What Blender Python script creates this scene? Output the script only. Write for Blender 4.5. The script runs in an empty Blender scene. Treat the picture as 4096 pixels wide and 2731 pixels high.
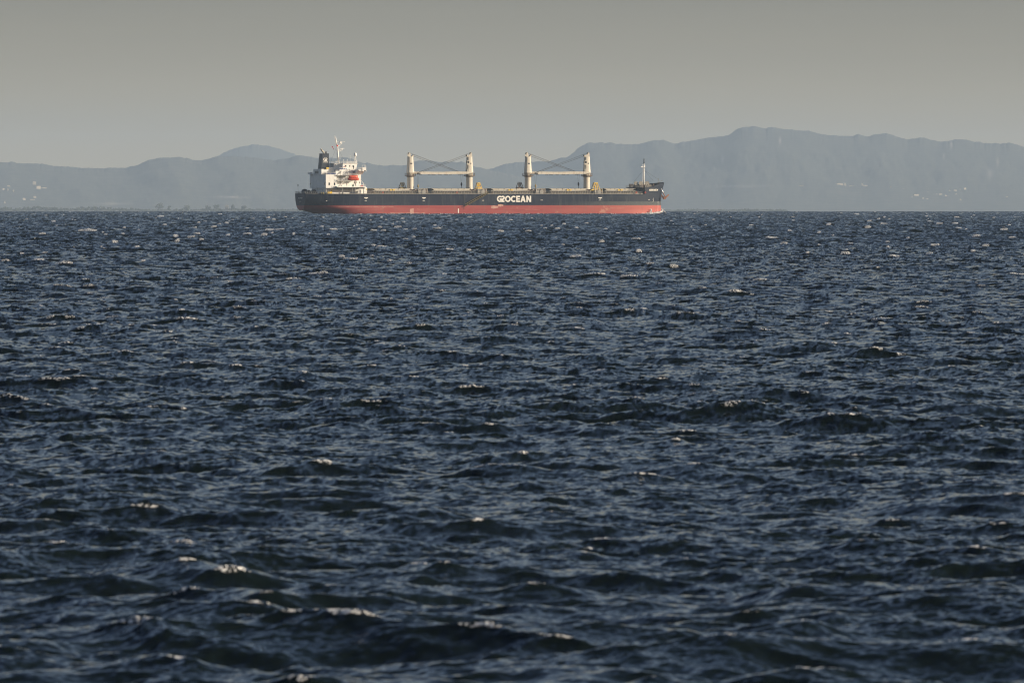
import bpy, math, random
import numpy as np
from mathutils import Vector, Matrix

random.seed(7)
R_EARTH = 7.4e6          # effective earth radius (with refraction)
CAM_H = 7.0
F = 400 / 36 * 4096.0    # focal length in photo pixels
PH = 785.0               # photo row of the true horizontal
CX = 2048.0
scene = bpy.context.scene
C = scene.collection

def curve(d2):           # fall of the sea surface with squared distance
    return -d2 / (2 * R_EARTH)

# ------------------------------------------------------------------ materials
def new_mat(name):
    m = bpy.data.materials.new(name); m.use_nodes = True
    nt = m.node_tree; nt.nodes.clear()
    out = nt.nodes.new('ShaderNodeOutputMaterial')
    b = nt.nodes.new('ShaderNodeBsdfPrincipled')
    nt.links.new(b.outputs[0], out.inputs[0])
    return m, nt, b, out

def mathn(nt, op, a, b=None, c=None, clamp=False):
    n = nt.nodes.new('ShaderNodeMath'); n.operation = op; n.use_clamp = clamp
    for i, v in enumerate((a, b, c)):
        if v is None: continue
        if isinstance(v, (int, float)): n.inputs[i].default_value = v
        else: nt.links.new(v, n.inputs[i])
    return n.outputs[0]

def mixc(nt, fac, a, b):
    n = nt.nodes.new('ShaderNodeMix'); n.data_type = 'RGBA'
    for sock, v in ((n.inputs[0], fac), (n.inputs[6], a), (n.inputs[7], b)):
        if isinstance(v, (int, float)): sock.default_value = v
        elif isinstance(v, (tuple, list)): sock.default_value = (*v, 1) if len(v) == 3 else v
        else: nt.links.new(v, sock)
    return n.outputs[2]

def noise(nt, scale, stretch=(1, 1, 1), detail=4, rough=0.6, offset=(0, 0, 0), coord='Object'):
    tc = nt.nodes.new('ShaderNodeTexCoord')
    mp = nt.nodes.new('ShaderNodeMapping'); mp.inputs['Scale'].default_value = stretch
    mp.inputs['Location'].default_value = offset
    nt.links.new(tc.outputs[coord], mp.inputs[0])
    n = nt.nodes.new('ShaderNodeTexNoise')
    n.inputs['Scale'].default_value = scale; n.inputs['Detail'].default_value = detail
    n.inputs['Roughness'].default_value = rough
    nt.links.new(mp.outputs[0], n.inputs['Vector'])
    return n.outputs['Fac']

def ramp(nt, fac, lo, hi):
    n = nt.nodes.new('ShaderNodeMapRange'); n.interpolation_type = 'SMOOTHSTEP'
    n.inputs[1].default_value = lo; n.inputs[2].default_value = hi
    nt.links.new(fac, n.inputs[0])
    return n.outputs[0]

def paint(name, col, dirt=(.16, .10, .06), amount=.5, rough=.5, rust=0.0, metal=0.0, scale=.8):
    """weathered painted steel: vertical streaks of dirt and spots of rust"""
    m, nt, b, out = new_mat(name)
    st = noise(nt, scale, (1.6, 1.6, .18), 5, .65)
    f = mathn(nt, 'MULTIPLY', ramp(nt, st, .45, .8), amount)
    c = mixc(nt, f, col, dirt)
    if rust > 0:
        sp = noise(nt, scale * 1.7, (1.3, 1.3, .5), 6, .7, (13, 7, 3))
        c = mixc(nt, mathn(nt, 'MULTIPLY', ramp(nt, sp, .62, .74), rust), c, (.20, .07, .025))
    nt.links.new(c, b.inputs['Base Color'])
    b.inputs['Roughness'].default_value = rough
    b.inputs['Metallic'].default_value = metal
    return m

M = {}
M['white'] = paint('white_paint', (.86, .84, .79), (.42, .33, .22), .40, .45, .35)
M['cream'] = paint('cream_paint', (.56, .52, .44), (.36, .24, .14), .50, .5, .75, scale=.6)
M['hatch'] = paint('hatch_paint', (.46, .43, .36), (.28, .19, .12), .55, .6, .55)
M['grey'] = paint('grey_paint', (.30, .30, .28), (.14, .10, .07), .5, .6, .4)
M['dark'] = paint('dark_steel', (.045, .045, .05), (.10, .06, .04), .5, .6, .3)
M['darkbrown'] = paint('brown_steel', (.12, .085, .065), (.05, .04, .035), .6, .7, .4)
M['deck'] = paint('deck_paint', (.13, .075, .06), (.06, .05, .045), .6, .7, .4)
M['yellow'] = paint('yellow_paint', (.75, .50, .05), (.30, .17, .04), .35, .5, .3)
M['olive'] = paint('worn_yellow_paint', (.23, .18, .06), (.12, .08, .04), .6, .6, .4)
M['brown'] = paint('worn_brown_paint', (.14, .09, .05), (.05, .04, .03), .6, .7, .4)
M['orange'] = paint('orange_fibreglass', (.62, .085, .035), (.35, .05, .02), .3, .35)
M['red'] = paint('red_paint', (.55, .03, .03), (.3, .03, .03), .3, .4)
M['green'] = paint('green_paint', (.03, .16, .09), (.02, .08, .05), .3, .4)
M['rust'] = paint('rusty_anchor', (.30, .13, .07), (.12, .07, .05), .6, .8, .6)
M['glass'] = paint('window_glass', (.02, .025, .03), (.03, .03, .03), .2, .12)
M['funnel'] = paint('funnel_paint', (.020, .028, .042), (.05, .05, .05), .4, .5, .1)
M['black'] = paint('black_paint', (.02, .02, .03), (.04, .04, .04), .3, .5)
M['cable'] = paint('steel_wire', (.07, .07, .07), (.12, .09, .06), .3, .6)
M['letter'] = paint('white_lettering', (.80, .78, .72), (.45, .30, .15), .35, .5, .25, scale=.5)
M['steel'] = paint('bright_steel', (.8, .8, .82), (.5, .5, .5), .1, .25, metal=.3)

def hull_material():
    m, nt, b, out = new_mat('hull_paint')
    tc = nt.nodes.new('ShaderNodeTexCoord'); sep = nt.nodes.new('ShaderNodeSeparateXYZ')
    nt.links.new(tc.outputs['Object'], sep.inputs[0])
    X, Z = sep.outputs[0], sep.outputs[2]
    streak = noise(nt, .9, (.8, .8, .09), 6, .7)
    patch = noise(nt, .045, (1, 1, 2.5), 5, .65, (3, 1, 9))
    hor = noise(nt, .5, (.06, .5, 1.6), 5, .7, (40, 2, 5))
    fine = noise(nt, 2.2, (.5, .5, 1), 5, .75, (4, 22, 5))
    # dark topside paint, rubbed greyish amidships
    blk = mixc(nt, mathn(nt, 'MULTIPLY', ramp(nt, patch, .40, .68), .75), (.008, .014, .032), (.026, .036, .050))
    blk = mixc(nt, mathn(nt, 'MULTIPLY', ramp(nt, streak, .48, .72), .75), blk, (.060, .068, .076))
    blk = mixc(nt, mathn(nt, 'MULTIPLY', ramp(nt, hor, .55, .8), .45), blk, (.03, .032, .035))
    # the rubbed band over the boot topping near the bow
    band = mathn(nt, 'MULTIPLY', ramp(nt, Z, 6.75, 6.55), ramp(nt, X, 142, 172))
    band = mathn(nt, 'MULTIPLY', band, mathn(nt, 'MULTIPLY_ADD', ramp(nt, fine, .3, .7), .5, .5))
    blk = mixc(nt, mathn(nt, 'MULTIPLY', band, .8), blk, (.11, .12, .115))
    # fresher, darker paint at the bow
    bow = mathn(nt, 'MULTIPLY', ramp(nt, X, 178, 184), ramp(nt, Z, 6.55, 6.8))
    blk = mixc(nt, mathn(nt, 'MULTIPLY', bow, .8), blk, (.022, .028, .042))
    rst = mathn(nt, 'MULTIPLY', ramp(nt, noise(nt, .35, (1, 1, .35), 6, .75, (9, 9, 1)), .66, .78), .7)
    blk = mixc(nt, rst, blk, (.20, .10, .06))
    red = mixc(nt, mathn(nt, 'MULTIPLY', ramp(nt, hor, .4, .75), .6), (.30, .055, .055), (.42, .13, .115))
    red = mixc(nt, mathn(nt, 'MULTIPLY', ramp(nt, patch, .45, .7), .5), red, (.40, .12, .10))
    red = mixc(nt, mathn(nt, 'MULTIPLY', ramp(nt, X, 120, 175), .5), red, (.45, .13, .10))
    red = mixc(nt, mathn(nt, 'MULTIPLY', ramp(nt, streak, .52, .74), .55), red, (.24, .13, .10))
    red = mixc(nt, mathn(nt, 'MULTIPLY', ramp(nt, noise(nt, .11, (1, 1, 2.4), 6, .72, (61, 3, 8)), .60, .68), .75), red, (.50, .27, .20))
    red = mixc(nt, mathn(nt, 'MULTIPLY', ramp(nt, fine, .56, .75), .5), red, (.33, .16, .12))
    red = mixc(nt, mathn(nt, 'MULTIPLY', ramp(nt, Z, .9, .3), .6), red, (.26, .035, .04))
    edge = mathn(nt, 'MULTIPLY_ADD', fine, .10, 4.63)
    isred = mathn(nt, 'LESS_THAN', Z, edge)
    nt.links.new(mixc(nt, isred, blk, red), b.inputs['Base Color'])
    b.inputs['Roughness'].default_value = .6; b.inputs['Specular IOR Level'].default_value = .25
    return m
M['hull'] = hull_material()

# ------------------------------------------------------------------ mesh builder
class MB:
    def __init__(self): self.v = []; self.f = []; self.smooth = []
    def _add(self, vs, fs, smooth=False):
        o = len(self.v); self.v += [tuple(p) for p in vs]
        self.f += [tuple(i + o for i in q) for q in fs]
        self.smooth += [smooth] * len(fs)
        return self
    def box(self, x0, x1, y0, y1, z0, z1):
        vs = [(x, y, z) for z in (z0, z1) for y in (y0, y1) for x in (x0, x1)]
        return self._add(vs, [(0, 2, 3, 1), (4, 5, 7, 6), (0, 1, 5, 4), (2, 6, 7, 3), (0, 4, 6, 2), (1, 3, 7, 5)])
    def hexa(self, bot, top):   # bottom and top quads, counter-clockwise from above
        return self._add(list(bot) + list(top), [(3, 2, 1, 0), (4, 5, 6, 7)] + [(i, (i + 1) % 4, 4 + (i + 1) % 4, 4 + i) for i in range(4)])
    def prism(self, pts, y0, y1):   # polygon in the x-z plane, extruded along y
        n = len(pts)
        vs = [(x, y0, z) for x, z in pts] + [(x, y1, z) for x, z in pts]
        return self._add(vs, [tuple(range(n)), tuple(range(2 * n - 1, n - 1, -1))] + [(i, n + i, n + (i + 1) % n, (i + 1) % n) for i in range(n)])
    def tube(self, p0, p1, r0, r1=None, n=8, caps=True):
        r1 = r0 if r1 is None else r1
        p0, p1 = Vector(p0), Vector(p1); d = (p1 - p0)
        if d.length < 1e-6: return self
        d.normalize(); a = d.orthogonal().normalized(); b = d.cross(a)
        vs = []
        for p, r in ((p0, r0), (p1, r1)):
            for i in range(n):
                t = 2 * math.pi * i / n
                vs.append(p + (a * math.cos(t) + b * math.sin(t)) * r)
        self._add(vs, [(i, (i + 1) % n, n + (i + 1) % n, n + i) for i in range(n)], n > 6)
        if caps:
            o = len(self.v) - 2 * n
            self.f += [tuple(o + i for i in range(n - 1, -1, -1)), tuple(o + n + i for i in range(n))]; self.smooth += [False, False]
        return self
    def path(self, pts, r, n=6):
        for a, b in zip(pts[:-1], pts[1:]): self.tube(a, b, r, n=n)
        return self
    def lathe(self, x, y, prof, n=24):   # prof: (radius, z) going up
        vs = [(x + r * math.cos(2 * math.pi * i / n), y + r * math.sin(2 * math.pi * i / n), z) for r, z in prof for i in range(n)]
        fs = [(k * n + i, k * n + (i + 1) % n, (k + 1) * n + (i + 1) % n, (k + 1) * n + i) for k in range(len(prof) - 1) for i in range(n)]
        self._add(vs, fs, True)
        o = len(self.v) - len(vs)
        self.f += [tuple(o + i for i in range(n - 1, -1, -1)), tuple(o + (len(prof) - 1) * n + i for i in range(n))]; self.smooth += [False, False]
        return self
    def ball(self, c, rx, ry=None, rz=None, n=10, m=7):
        ry = ry or rx; rz = rz or rx
        vs = [(c[0] + rx * math.sin(math.pi * (j + .02) / (m + .04)) * math.cos(2 * math.pi * i / n),
               c[1] + ry * math.sin(math.pi * (j + .02) / (m + .04)) * math.sin(2 * math.pi * i / n),
               c[2] - rz * math.cos(math.pi * (j + .02) / (m + .04))) for j in range(m + 1) for i in range(n)]
        return self._add(vs, [(j * n + i, j * n + (i + 1) % n, (j + 1) * n + (i + 1) % n, (j + 1) * n + i) for j in range(m) for i in range(n)], True)
    def railing(self, pts, h=1.1, step=1.6, r=.05, rails=3):
        for a, b in zip(pts[:-1], pts[1:]):
            a, b = Vector(a), Vector(b); L = (b - a).length; k = max(1, round(L / step))
            for i in range(k + 1):
                p = a.lerp(b, i / k); self.tube(p, p + Vector((0, 0, h)), r, n=4)
            for j in range(1, rails + 1):
                dz = Vector((0, 0, h * j / rails)); self.tube(a + dz, b + dz, r * .8, n=4)
        return self
    def pieces(self):
        par = list(range(len(self.v)))
        def find(i):
            while par[i] != i: par[i] = par[par[i]]; i = par[i]
            return i
        for f in self.f:
            a = find(f[0])
            for i in f[1:]: par[find(i)] = a
        out = {}
        for f, sm_ in zip(self.f, self.smooth): out.setdefault(find(f[0]), []).append((f, sm_))
        res = []
        for fs in out.values():
            idx = sorted({i for f, _ in fs for i in f}); mp = {a: b for b, a in enumerate(idx)}
            m_ = MB(); m_.v = [self.v[i] for i in idx]; m_.f = [tuple(mp[i] for i in f) for f, _ in fs]; m_.smooth = [x for _, x in fs]
            res.append(m_)
        return res
    def build_each(self, name, mat, parent=None):      # every separate piece becomes a part of its own
        return [m_.build(name, mat, parent) for m_ in self.pieces()]
    def build(self, name, mat, parent=None):
        me = bpy.data.meshes.new(name); me.from_pydata(self.v, [], self.f); me.update()
        me.polygons.foreach_set('use_smooth', self.smooth)
        me.materials.append(M[mat] if isinstance(mat, str) else mat)
        o = bpy.data.objects.new(name, me); C.objects.link(o)
        if parent is not None: o.parent = parent
        return o

def empty(name, parent=None, loc=(0, 0, 0)):
    o = bpy.data.objects.new(name, None); C.objects.link(o); o.location = loc
    o.empty_display_size = .5
    if parent is not None: o.parent = parent
    return o
def tag(o, label=None, cat=None, group=None, kind=None):
    for k, v in (('label', label), ('category', cat), ('group', group), ('kind', kind)):
        if v: o[k] = v
    return o

# ------------------------------------------------------------------ ship frame
TH = math.radians(19.0)
c_, s_ = math.cos(TH), math.sin(TH)
D0 = 6000.0
X0 = (1201.3 - CX) / F * D0
ZW = curve(X0 ** 2 + D0 ** 2) - 0.05
def lx(px, y=0.0):
    k = (px - CX) / F
    return (k * (D0 + y * c_) - X0 + y * s_) / (c_ - k * s_)
def lz(py, x, y=0.0):
    Y = D0 + x * s_ + y * c_
    return CAM_H - (py - PH) / F * Y - ZW
def P(px, py, y=0.0):
    x = lx(px, y); return x, lz(py, x, y)
def Q(px, py, y=0.0):
    x, z = P(px, py, y); return (x, y, z)
ZD = 10.75      # main deck
ship = empty('cargo_ship', loc=(X0, D0, ZW)); ship.rotation_euler = (0, 0, TH)
SHIP_M = Matrix.Translation((X0, D0, ZW)) @ Matrix.Rotation(TH, 4, 'Z')
tag(ship, 'long dark blue and red bulk carrier with four deck cranes, sailing across the bay', 'cargo ship')
L_TIP = lx(2654.6, 0)

# ---- hull
NZ = 22
XF0 = lx(2583, -14.6)     # forecastle break
def deck_z(x):
    if x < XF0: return ZD + .15 * max(0, (12 - x) / 12)
    return 14.15 + 1.5 * max(0, (x - XF0) / (L_TIP - XF0)) ** 1.5
def stem_x(z):
    lw = lx(2643.5, 0)
    if z < 5: return lw - .15 * max(0, -z)
    return lw + (L_TIP - lw) * ((z - 5) / 10.6) ** 2.2
def sect(x, t):
    """x along the ship (before the stem is bent), t 0..1 keel to deck -> x, half breadth, z"""
    zt = deck_z(x)
    if x < 34:
        u = x / 34
        z0 = 2.0 - 7.0 * min(1, (x / 22)) ** 1.35
        B = 8.8 + 7.3 * (1 - (1 - min(1, u * 1.0)) ** 2.1)
        e = 2.3 + 5.5 * u * u
        z = z0 + (zt - z0) * (t ** (1.6 - .6 * u))
        w = max(0.0, 1 - max(0.0, (zt - z) / (zt - z0)) ** e) ** (1 / e)
        # the run: narrow near the waterline aft
        fin = .12 + .88 * min(1, max(0, u)) ** .5
        wl = max(0, min(1, (3.2 - z) / 6.0))
        return x, B * w * (1 - wl * (1 - fin)), z
    z0 = -5.0
    z = z0 + (zt - z0) * t
    xs = L_TIP - 40
    if x <= xs: return x, 16.1, z
    q = (x - xs) / (L_TIP - xs)
    xb = stem_x(z)
    xx = xs + (xb - xs) * q
    full = 2.25 + 1.3 * max(0, min(1, (z - 2) / 13))
    B = 16.1 * max(0, 1 - q ** full) ** .72
    return xx, B, z
xs_list = list(np.linspace(0, 34, 30)) + list(np.linspace(38, L_TIP - 40, 34)) + list(L_TIP - 40 + 40 * (1 - (1 - np.linspace(0, 1, 42)[1:]) ** 1.7))
xs_list = sorted(xs_list + [XF0 - .02, XF0 + .02])
ts = list(np.linspace(0, 1, NZ))
h = MB(); st, pt = [], []
vs, fs = [], []
n1 = len(xs_list)
for x in xs_list:
    for t in ts:
        a, b, z = sect(x, t); vs.append((a, -b, z))
for x in xs_list:
    for t in ts:
        a, b, z = sect(x, t); vs.append((a, b, z))
off = n1 * NZ
for i in range(n1 - 1):
    for j in range(NZ - 1):
        a = i * NZ + j
        fs.append((a, a + NZ, a + NZ + 1, a + 1)); fs.append((off + a, off + a + 1, off + a + NZ + 1, off + a + NZ))
sm = [True] * len(fs)
h._add(vs, fs, True)
# transom plate (its own vertices so the edge stays crisp)
tv = [sect(0, t) for t in ts]
poly = [(-.01, -b, z) for a, b, z in tv] + [(-.01, b, z) for a, b, z in reversed(tv)]
h._add(poly, [tuple(reversed(range(len(poly))))])
hull = h.build('hull', 'hull', ship)
# raised edge (gunwale bar)
for sgn in (-1, 1):
    g = MB(); pts = []
    for x in xs_list:
        if x < XF0 - .1:
            a, b, z = sect(x, 1); pts.append((a, sgn * (b - .05), z + .02))
    g.path(pts, .11, 5)
    g.build('gunwale', 'hatch', hull)
# bulwark at the very bow
bw = MB()
pts = []
for x in xs_list:
    if x >= L_TIP - 11:
        a, b, z = sect(x, 1); pts.append((a, b, z, .25 + 1.0 * min(1, (x - (L_TIP - 11)) / 6)))
for sgn in (-1, 1):
    for p, q in zip(pts[:-1], pts[1:]):
        for k in (0, 1):
            ins = .18 * k
            bw._add([(p[0], sgn * max(0, p[1] - ins), p[2]), (q[0], sgn * max(0, q[1] - ins), q[2]), (q[0] + .1, sgn * (max(0, q[1] - ins) + .12 * (q[1] > .1)), q[2] + q[3]), (p[0] + .1, sgn * (max(0, p[1] - ins) + .12), p[2] + p[3])], [(0, 1, 2, 3)])
bw.build('bulwark', 'hull', hull)

# decks
d = MB()
def deck_strip(xa, xb, dz=-.12):
    row = [x for x in xs_list if xa <= x <= xb]
    L = [sect(x, 1) for x in row]
    vs = [(a, -b, z + dz) for a, b, z in L] + [(a, b, z + dz) for a, b, z in L]
    n = len(L)
    d._add(vs, [(i, i + 1, n + i + 1, n + i) for i in range(n - 1)])
deck_strip(0, XF0 - .01); deck_strip(XF0 + .01, L_TIP)
d.build('deck', 'deck', ship)
fb = MB(); _, bfb, _ = sect(XF0, 1)
fb.box(XF0 - .1, XF0 + .1, -bfb, bfb, ZD - .1, 14.1)
fb.box(XF0 - 1.5, XF0 - .12, -bfb + 1, bfb - 1, 13.9, 14.15)
for y in (-9, -4, 4, 9): fb.box(XF0 - .22, XF0 - .11, y, y + .9, ZD, ZD + 2)
fb.build('forecastle_bulkhead', 'dark', ship)

# side railings
for sgn in (-1, 1):
    pts = [(sect(x, 1)[0], sgn * (sect(x, 1)[1] - .25), sect(x, 1)[2]) for x in np.linspace(30, XF0 - 1, 30)]
    MB().railing(pts, 1.05, 1.8, .045).build('deck_railing', 'grey', ship)
    pts = [(sect(x, 1)[0], sgn * (sect(x, 1)[1] - .2), sect(x, 1)[2]) for x in np.linspace(0, 12, 7)]
    MB().railing(pts, 1.15, 1.2, .06).build('deck_railing', 'grey', ship)
    pts = [(sect(x, 1)[0], sgn * (sect(x, 1)[1] - .25), sect(x, 1)[2]) for x in np.linspace(XF0 + .3, L_TIP - 11, 9)]
    MB().railing(pts, 1.1, 1.3, .07).build('deck_railing', 'grey', ship)
MB().railing([(.3, -8.5, ZD + .15), (.3, 8.5, ZD + .15)], 1.15, 1.0, .06).build('deck_railing', 'grey', ship)
MB().railing([(XF0 - 1.4, -13, 14.15), (XF0 - 1.4, 13, 14.15)], 1.1, 1.3, .06).build('deck_railing', 'grey', ship)


# ---- lettering as strokes
def strokes(mb, lines, w, to3, thick=.05):
    for k, pl in enumerate(lines):
        n = len(pl)
        L, Rr = [], []
        for i in range(n):
            a = Vector(pl[max(0, i - 1)]); b = Vector(pl[min(n - 1, i + 1)]); p = Vector(pl[i])
            t = (b - a).normalized(); nn = Vector((-t.y, t.x))
            sc = 1.0
            if 0 < i < n - 1:
                t1 = (p - a).normalized(); n1_ = Vector((-t1.y, t1.x)); sc = 1 / max(.5, nn.dot(n1_))
            L.append(p + nn * w / 2 * sc); Rr.append(p - nn * w / 2 * sc)
        dep = thick + .012 * k
        for i in range(n - 1):
            q = [L[i], L[i + 1], Rr[i + 1], Rr[i]]
            mb._add([to3(p.x, p.y, dep) for p in q] + [to3(p.x, p.y, -.15) for p in q],
                    [(0, 1, 2, 3), (7, 6, 5, 4)] + [(j, j + 4, (j + 1) % 4 + 4, (j + 1) % 4) for j in range(4)])
def arc(cx, cy, rx, ry, a0, a1, n=18):
    return [(cx + rx * math.cos(math.radians(a0 + (a1 - a0) * i / n)), cy + ry * math.sin(math.radians(a0 + (a1 - a0) * i / n))) for i in range(n + 1)]
# letters on a grid: height 0..10, advance in the same unit (y up)
H = 10.0; W = 2.3; i0, i1 = W / 2, H - W / 2
def G2(x):
    return [arc(x + 4.6, 5, 3.6, 3.85, 48, 300, 22),
            [(x + 4.2, 4.6), (x + 7.4, 4.6), (x + 5.9, 1.9)],
            arc(x + 9.3, 7.0, 2.2, 1.9, 165, -20, 12) + [(x + 7.4, 1.4)],
            [(x + 6.9, i0), (x + 12.0, i0)]]
def Ol(x): return [arc(x + 4.5, 5, 3.5, 3.85, 0, 360, 30)]
def Cl(x): return [arc(x + 4.7, 5, 3.6, 3.85, 48, 312, 22)]
def El(x): return [[(x + i0, 0), (x + i0, 10)], [(x + i0, i1), (x + 6.3, i1)], [(x + i0, 5), (x + 5.9, 5)], [(x + i0, i0), (x + 6.3, i0)]]
def Al(x): return [[(x + .9, 0), (x + 4.0, 9.9)], [(x + 4.0, 9.9), (x + 7.1, 0)], [(x + 2.2, 3.1), (x + 5.9, 3.1)]]
def Nl(x): return [[(x + i0, 0), (x + i0, 10)], [(x + 1.3, 9.7), (x + 6.3, .3)], [(x + 6.6, 0), (x + 6.6, 10)]]
GW = 54.5
def word_ocean(x, xs=(0, 8.9, 17.3, 24.0, 32.7 - .5)):
    out = []
    for fn, o in zip((Ol, Cl, El, Al, Nl), (0, 9.2, 17.8, 24.9, 34.2)): out += fn(x + o)
    return out
xa, za = P(1987.8, 808.5, -16.1); xb_, zb = P(2124.3, 783.4, -16.1)
sx = (xb_ - xa) / 55.0; sz = (zb - za) / 10.0
lt = MB()
strokes(lt, G2(0) + word_ocean(13.0), W, lambda u, v, dpt: (xa + u * sx, -16.1 - dpt, za + v * sz))
lt.build('company_lettering', 'letter', hull)

def text_mesh(name, body, size, xf, parent, mat='letter', bold=.03, shear=0.0, spacing=1.0, width=None, wrap=None):
    cu = bpy.data.curves.new(name, 'FONT'); cu.body = body; cu.size = size; cu.offset = bold
    cu.extrude = .02; cu.shear = shear; cu.space_character = spacing; cu.resolution_u = 3
    o = bpy.data.objects.new(name + '_tmp', cu); C.objects.link(o)
    bpy.context.view_layer.update()
    me = bpy.data.meshes.new_from_object(o.evaluated_get(bpy.context.evaluated_depsgraph_get()))
    bpy.data.objects.remove(o)
    co = np.empty(len(me.vertices) * 3, 'f'); me.vertices.foreach_get('co', co); co = co.reshape(-1, 3)
    if width: co[:, 0] *= width / max(1e-6, co[:, 0].max())
    for v, p in zip(me.vertices, co): v.co = xf(float(p[0]), float(p[1]), float(p[2]))
    me.materials.clear(); me.materials.append(M[mat])
    q = bpy.data.objects.new(name, me); C.objects.link(q); q.parent = parent
    return q

def hull_y(x, z):     # half breadth of the hull at x, z
    best = None
    zt = deck_z(x)
    lo, hi = 0.0, 1.0
    for xq in np.linspace(x - 3, min(L_TIP, x + 16), 60):
        t = .5
        # find t with that height
        a, b = 0., 1.
        for _ in range(18):
            t = (a + b) / 2
            if sect(xq, t)[2] < z: a = t
            else: b = t
        X, B, Z = sect(xq, t)
        if best is None or abs(X - x) < best[0]: best = (abs(X - x), B)
    return best[1]
# ship's name on the bow flare and the stern
xa2 = lx(1548 / 5.226 + 2300, -12.5); za2 = lz(764.0, xa2, -12.5); xb2 = lx(1735 / 5.226 + 2300, -8)
cache = {}
def bow_fn(u, v, w):
    x = xa2 + u; z = za2 + v
    key = (round(x, 1), round(z, 1))
    if key not in cache: cache[key] = hull_y(*key)
    return (x, -cache[key] - .07 - w, z)
text_mesh('name_lettering', 'MOMI ARROW', 1.45, bow_fn, hull, width=xb2 - xa2, bold=.03, shear=.25)
text_mesh('stern_lettering', 'MOMI ARROW', .75, lambda u, v, w: (-.06 - w, 3.6 - u, 8.2 + v), hull, width=7.2, bold=.02)
mk = MB()
mk.box(-.08, -.0, -1.5, 1.4, 6.55, 6.9)
for y in (-5.0, 5.0): mk.box(-.08, 0, y - .15, y + .15, 2.4, 3.6)
mk.build_each('stern_mark', 'grey', hull)
# tug push marks: white T signs with a small mark below
for px in (1464.3, 1696.0, 2400.5, 2400.5 - 1e9):
    if px < 0: continue
    x, z = P(px, 791.5, -16.1)
    q = MB(); q.prism([(x - 1.05, z - .2), (x + 1.05, z - .2), (x + 1.05, z + .25), (x - 1.05, z + .25)], -16.17, -16.05)
    q.prism([(x - .25, z - .55), (x + .25, z - .55), (x + .32, z - .21), (x - .32, z - .21)], -16.17, -16.05)
    q.build('push_mark', 'letter', hull)
q = MB()
for px, py in ((1463, 803), (1695, 803), (1307, 803.5), (1932, 802), (2166.5, 801), (2399, 801), (2596, 799)):
    y = -16.1
    x, z = P(px, py, y); yy = -hull_y(x, z)
    x, z = P(px, py, yy); yy = -hull_y(x, z)
    for k in range(3): q.prism([(x - .55 + k * .42, z - .13), (x - .25 + k * .42, z - .13), (x - .25 + k * .42, z + .16), (x - .55 + k * .42, z + .16)], yy - .06, yy + .2)
q.build_each('frame_mark', 'letter', hull)
# draught scale amidships and at the bow
q = MB(); x, z = P(1833.5, 852, -16.1); x2, z2 = P(1833.5, 834.5, -16.1)
q.box(x - .28, x + .28, -16.17, -16.05, z, z2)
q.build_each('draught_mark', 'letter', hull)
q = MB()
for k in range(12):
    z = .9 + k * .5
    x = lx(1735 / 5.226 + 2300, -6.0); yy = -hull_y(x, z); x = lx(1735 / 5.226 + 2300, yy)
    yy = -hull_y(x, z); q.box(x - .12, x + .12, yy - .07, yy + .2, z, z + .26)
q.build_each('draught_mark', 'letter', hull)
# pale scuff lines left on the boot topping by fenders
M['scuff'] = paint('scuffed_paint', (.52, .30, .24), (.32, .08, .07), .9, .7, scale=2.5)
for pa, pb, py, hh0 in ((1352, 1462, 827.4, .10), (1462, 1575, 827.0, .12), (1430, 1530, 837.5, .08), (1965, 1993, 828.5, .9), (1992, 2013, 822, .7), (1640, 1655, 845, 1.6), (2100, 2160, 838.5, .07), (2440, 2500, 833, .08), (1560, 1700, 852.6, .12)):
    q = MB(); xa = lx(pa, -16.1); xb = lx(pb, -16.1); z = lz(py, xa, -16.1); nseg = max(1, int((xb - xa) / 1.2))
    for k in range(nseg):
        u0 = xa + (xb - xa) * k / nseg; u1 = xa + (xb - xa) * (k + 1) / nseg
        y0 = -hull_y(u0, z) - .03; y1 = -hull_y(u1, z) - .03
        w0 = hh0 * (.7 + .3 * math.sin(k * 1.7)); w1 = hh0 * (.7 + .3 * math.sin(k * 1.7 + 1.7))
        q.hexa([(u0, y0, z - w0), (u1, y1, z - w1), (u1, y1 + .25, z - w1), (u0, y0 + .25, z - w0)], [(u0, y0, z + w0), (u1, y1, z + w1), (u1, y1 + .25, z + w1), (u0, y0 + .25, z + w0)])
    q.build('scuff_mark', 'scuff', hull)
# bulbous bow symbol
xq, zq = P(2611.5, 799.5, -10); yq = -hull_y(xq, zq); xq = lx(2611.5, yq)
q = MB(); strokes(q, [[(.9, 2.6), (.5, 1.7), (.1, 1.55)], [(.1, 1.55), (.55, 1.6)], arc(.35, .8, .5, .75, 80, -110, 8)], .16,
                  lambda u, v, dpt: (xq - .4 + u, -hull_y(xq, zq) - dpt - .02, zq - 1.0 + v * .75))
q.build('bulb_mark', 'letter', hull)

# anchor and its recess
xh, zh = P(2651, 767, -3.0); xh = min(xh, stem_x(zh) - 1.2); yh = -max(.8, hull_y(xh, zh))
xh0, zh0 = P(2643.5, 758, -4.5); yh0 = -hull_y(xh0, zh0)
q = MB(); q.tube((xh0 - .2, yh0 + .2, zh0 + .6), (xh0 + .9, yh0 - .55, zh0 - 1.7), .33, .42, 12)
q.build('anchor_pipe', 'steel', hull)
q = MB()
ax, az = xh0 + 1.0, zh0 - 1.9; ay = yh0 - .7
q.tube((ax - .3, ay + .2, az + .4), (ax + .9, ay - .2, az - 2.0), .22, .28, 8)
q.hexa([(ax - .1, ay - .6, az - 3.3), (ax + 1.1, ay - .6, az - 3.3), (ax + 1.1, ay + .6, az - 3.3), (ax - .1, ay + .6, az - 3.3)],
       [(ax - .1, ay - .9, az - 2.0), (ax + 1.6, ay - .9, az - 1.9), (ax + 1.6, ay + .9, az - 1.9), (ax - .1, ay + .9, az - 2.0)])
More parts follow.
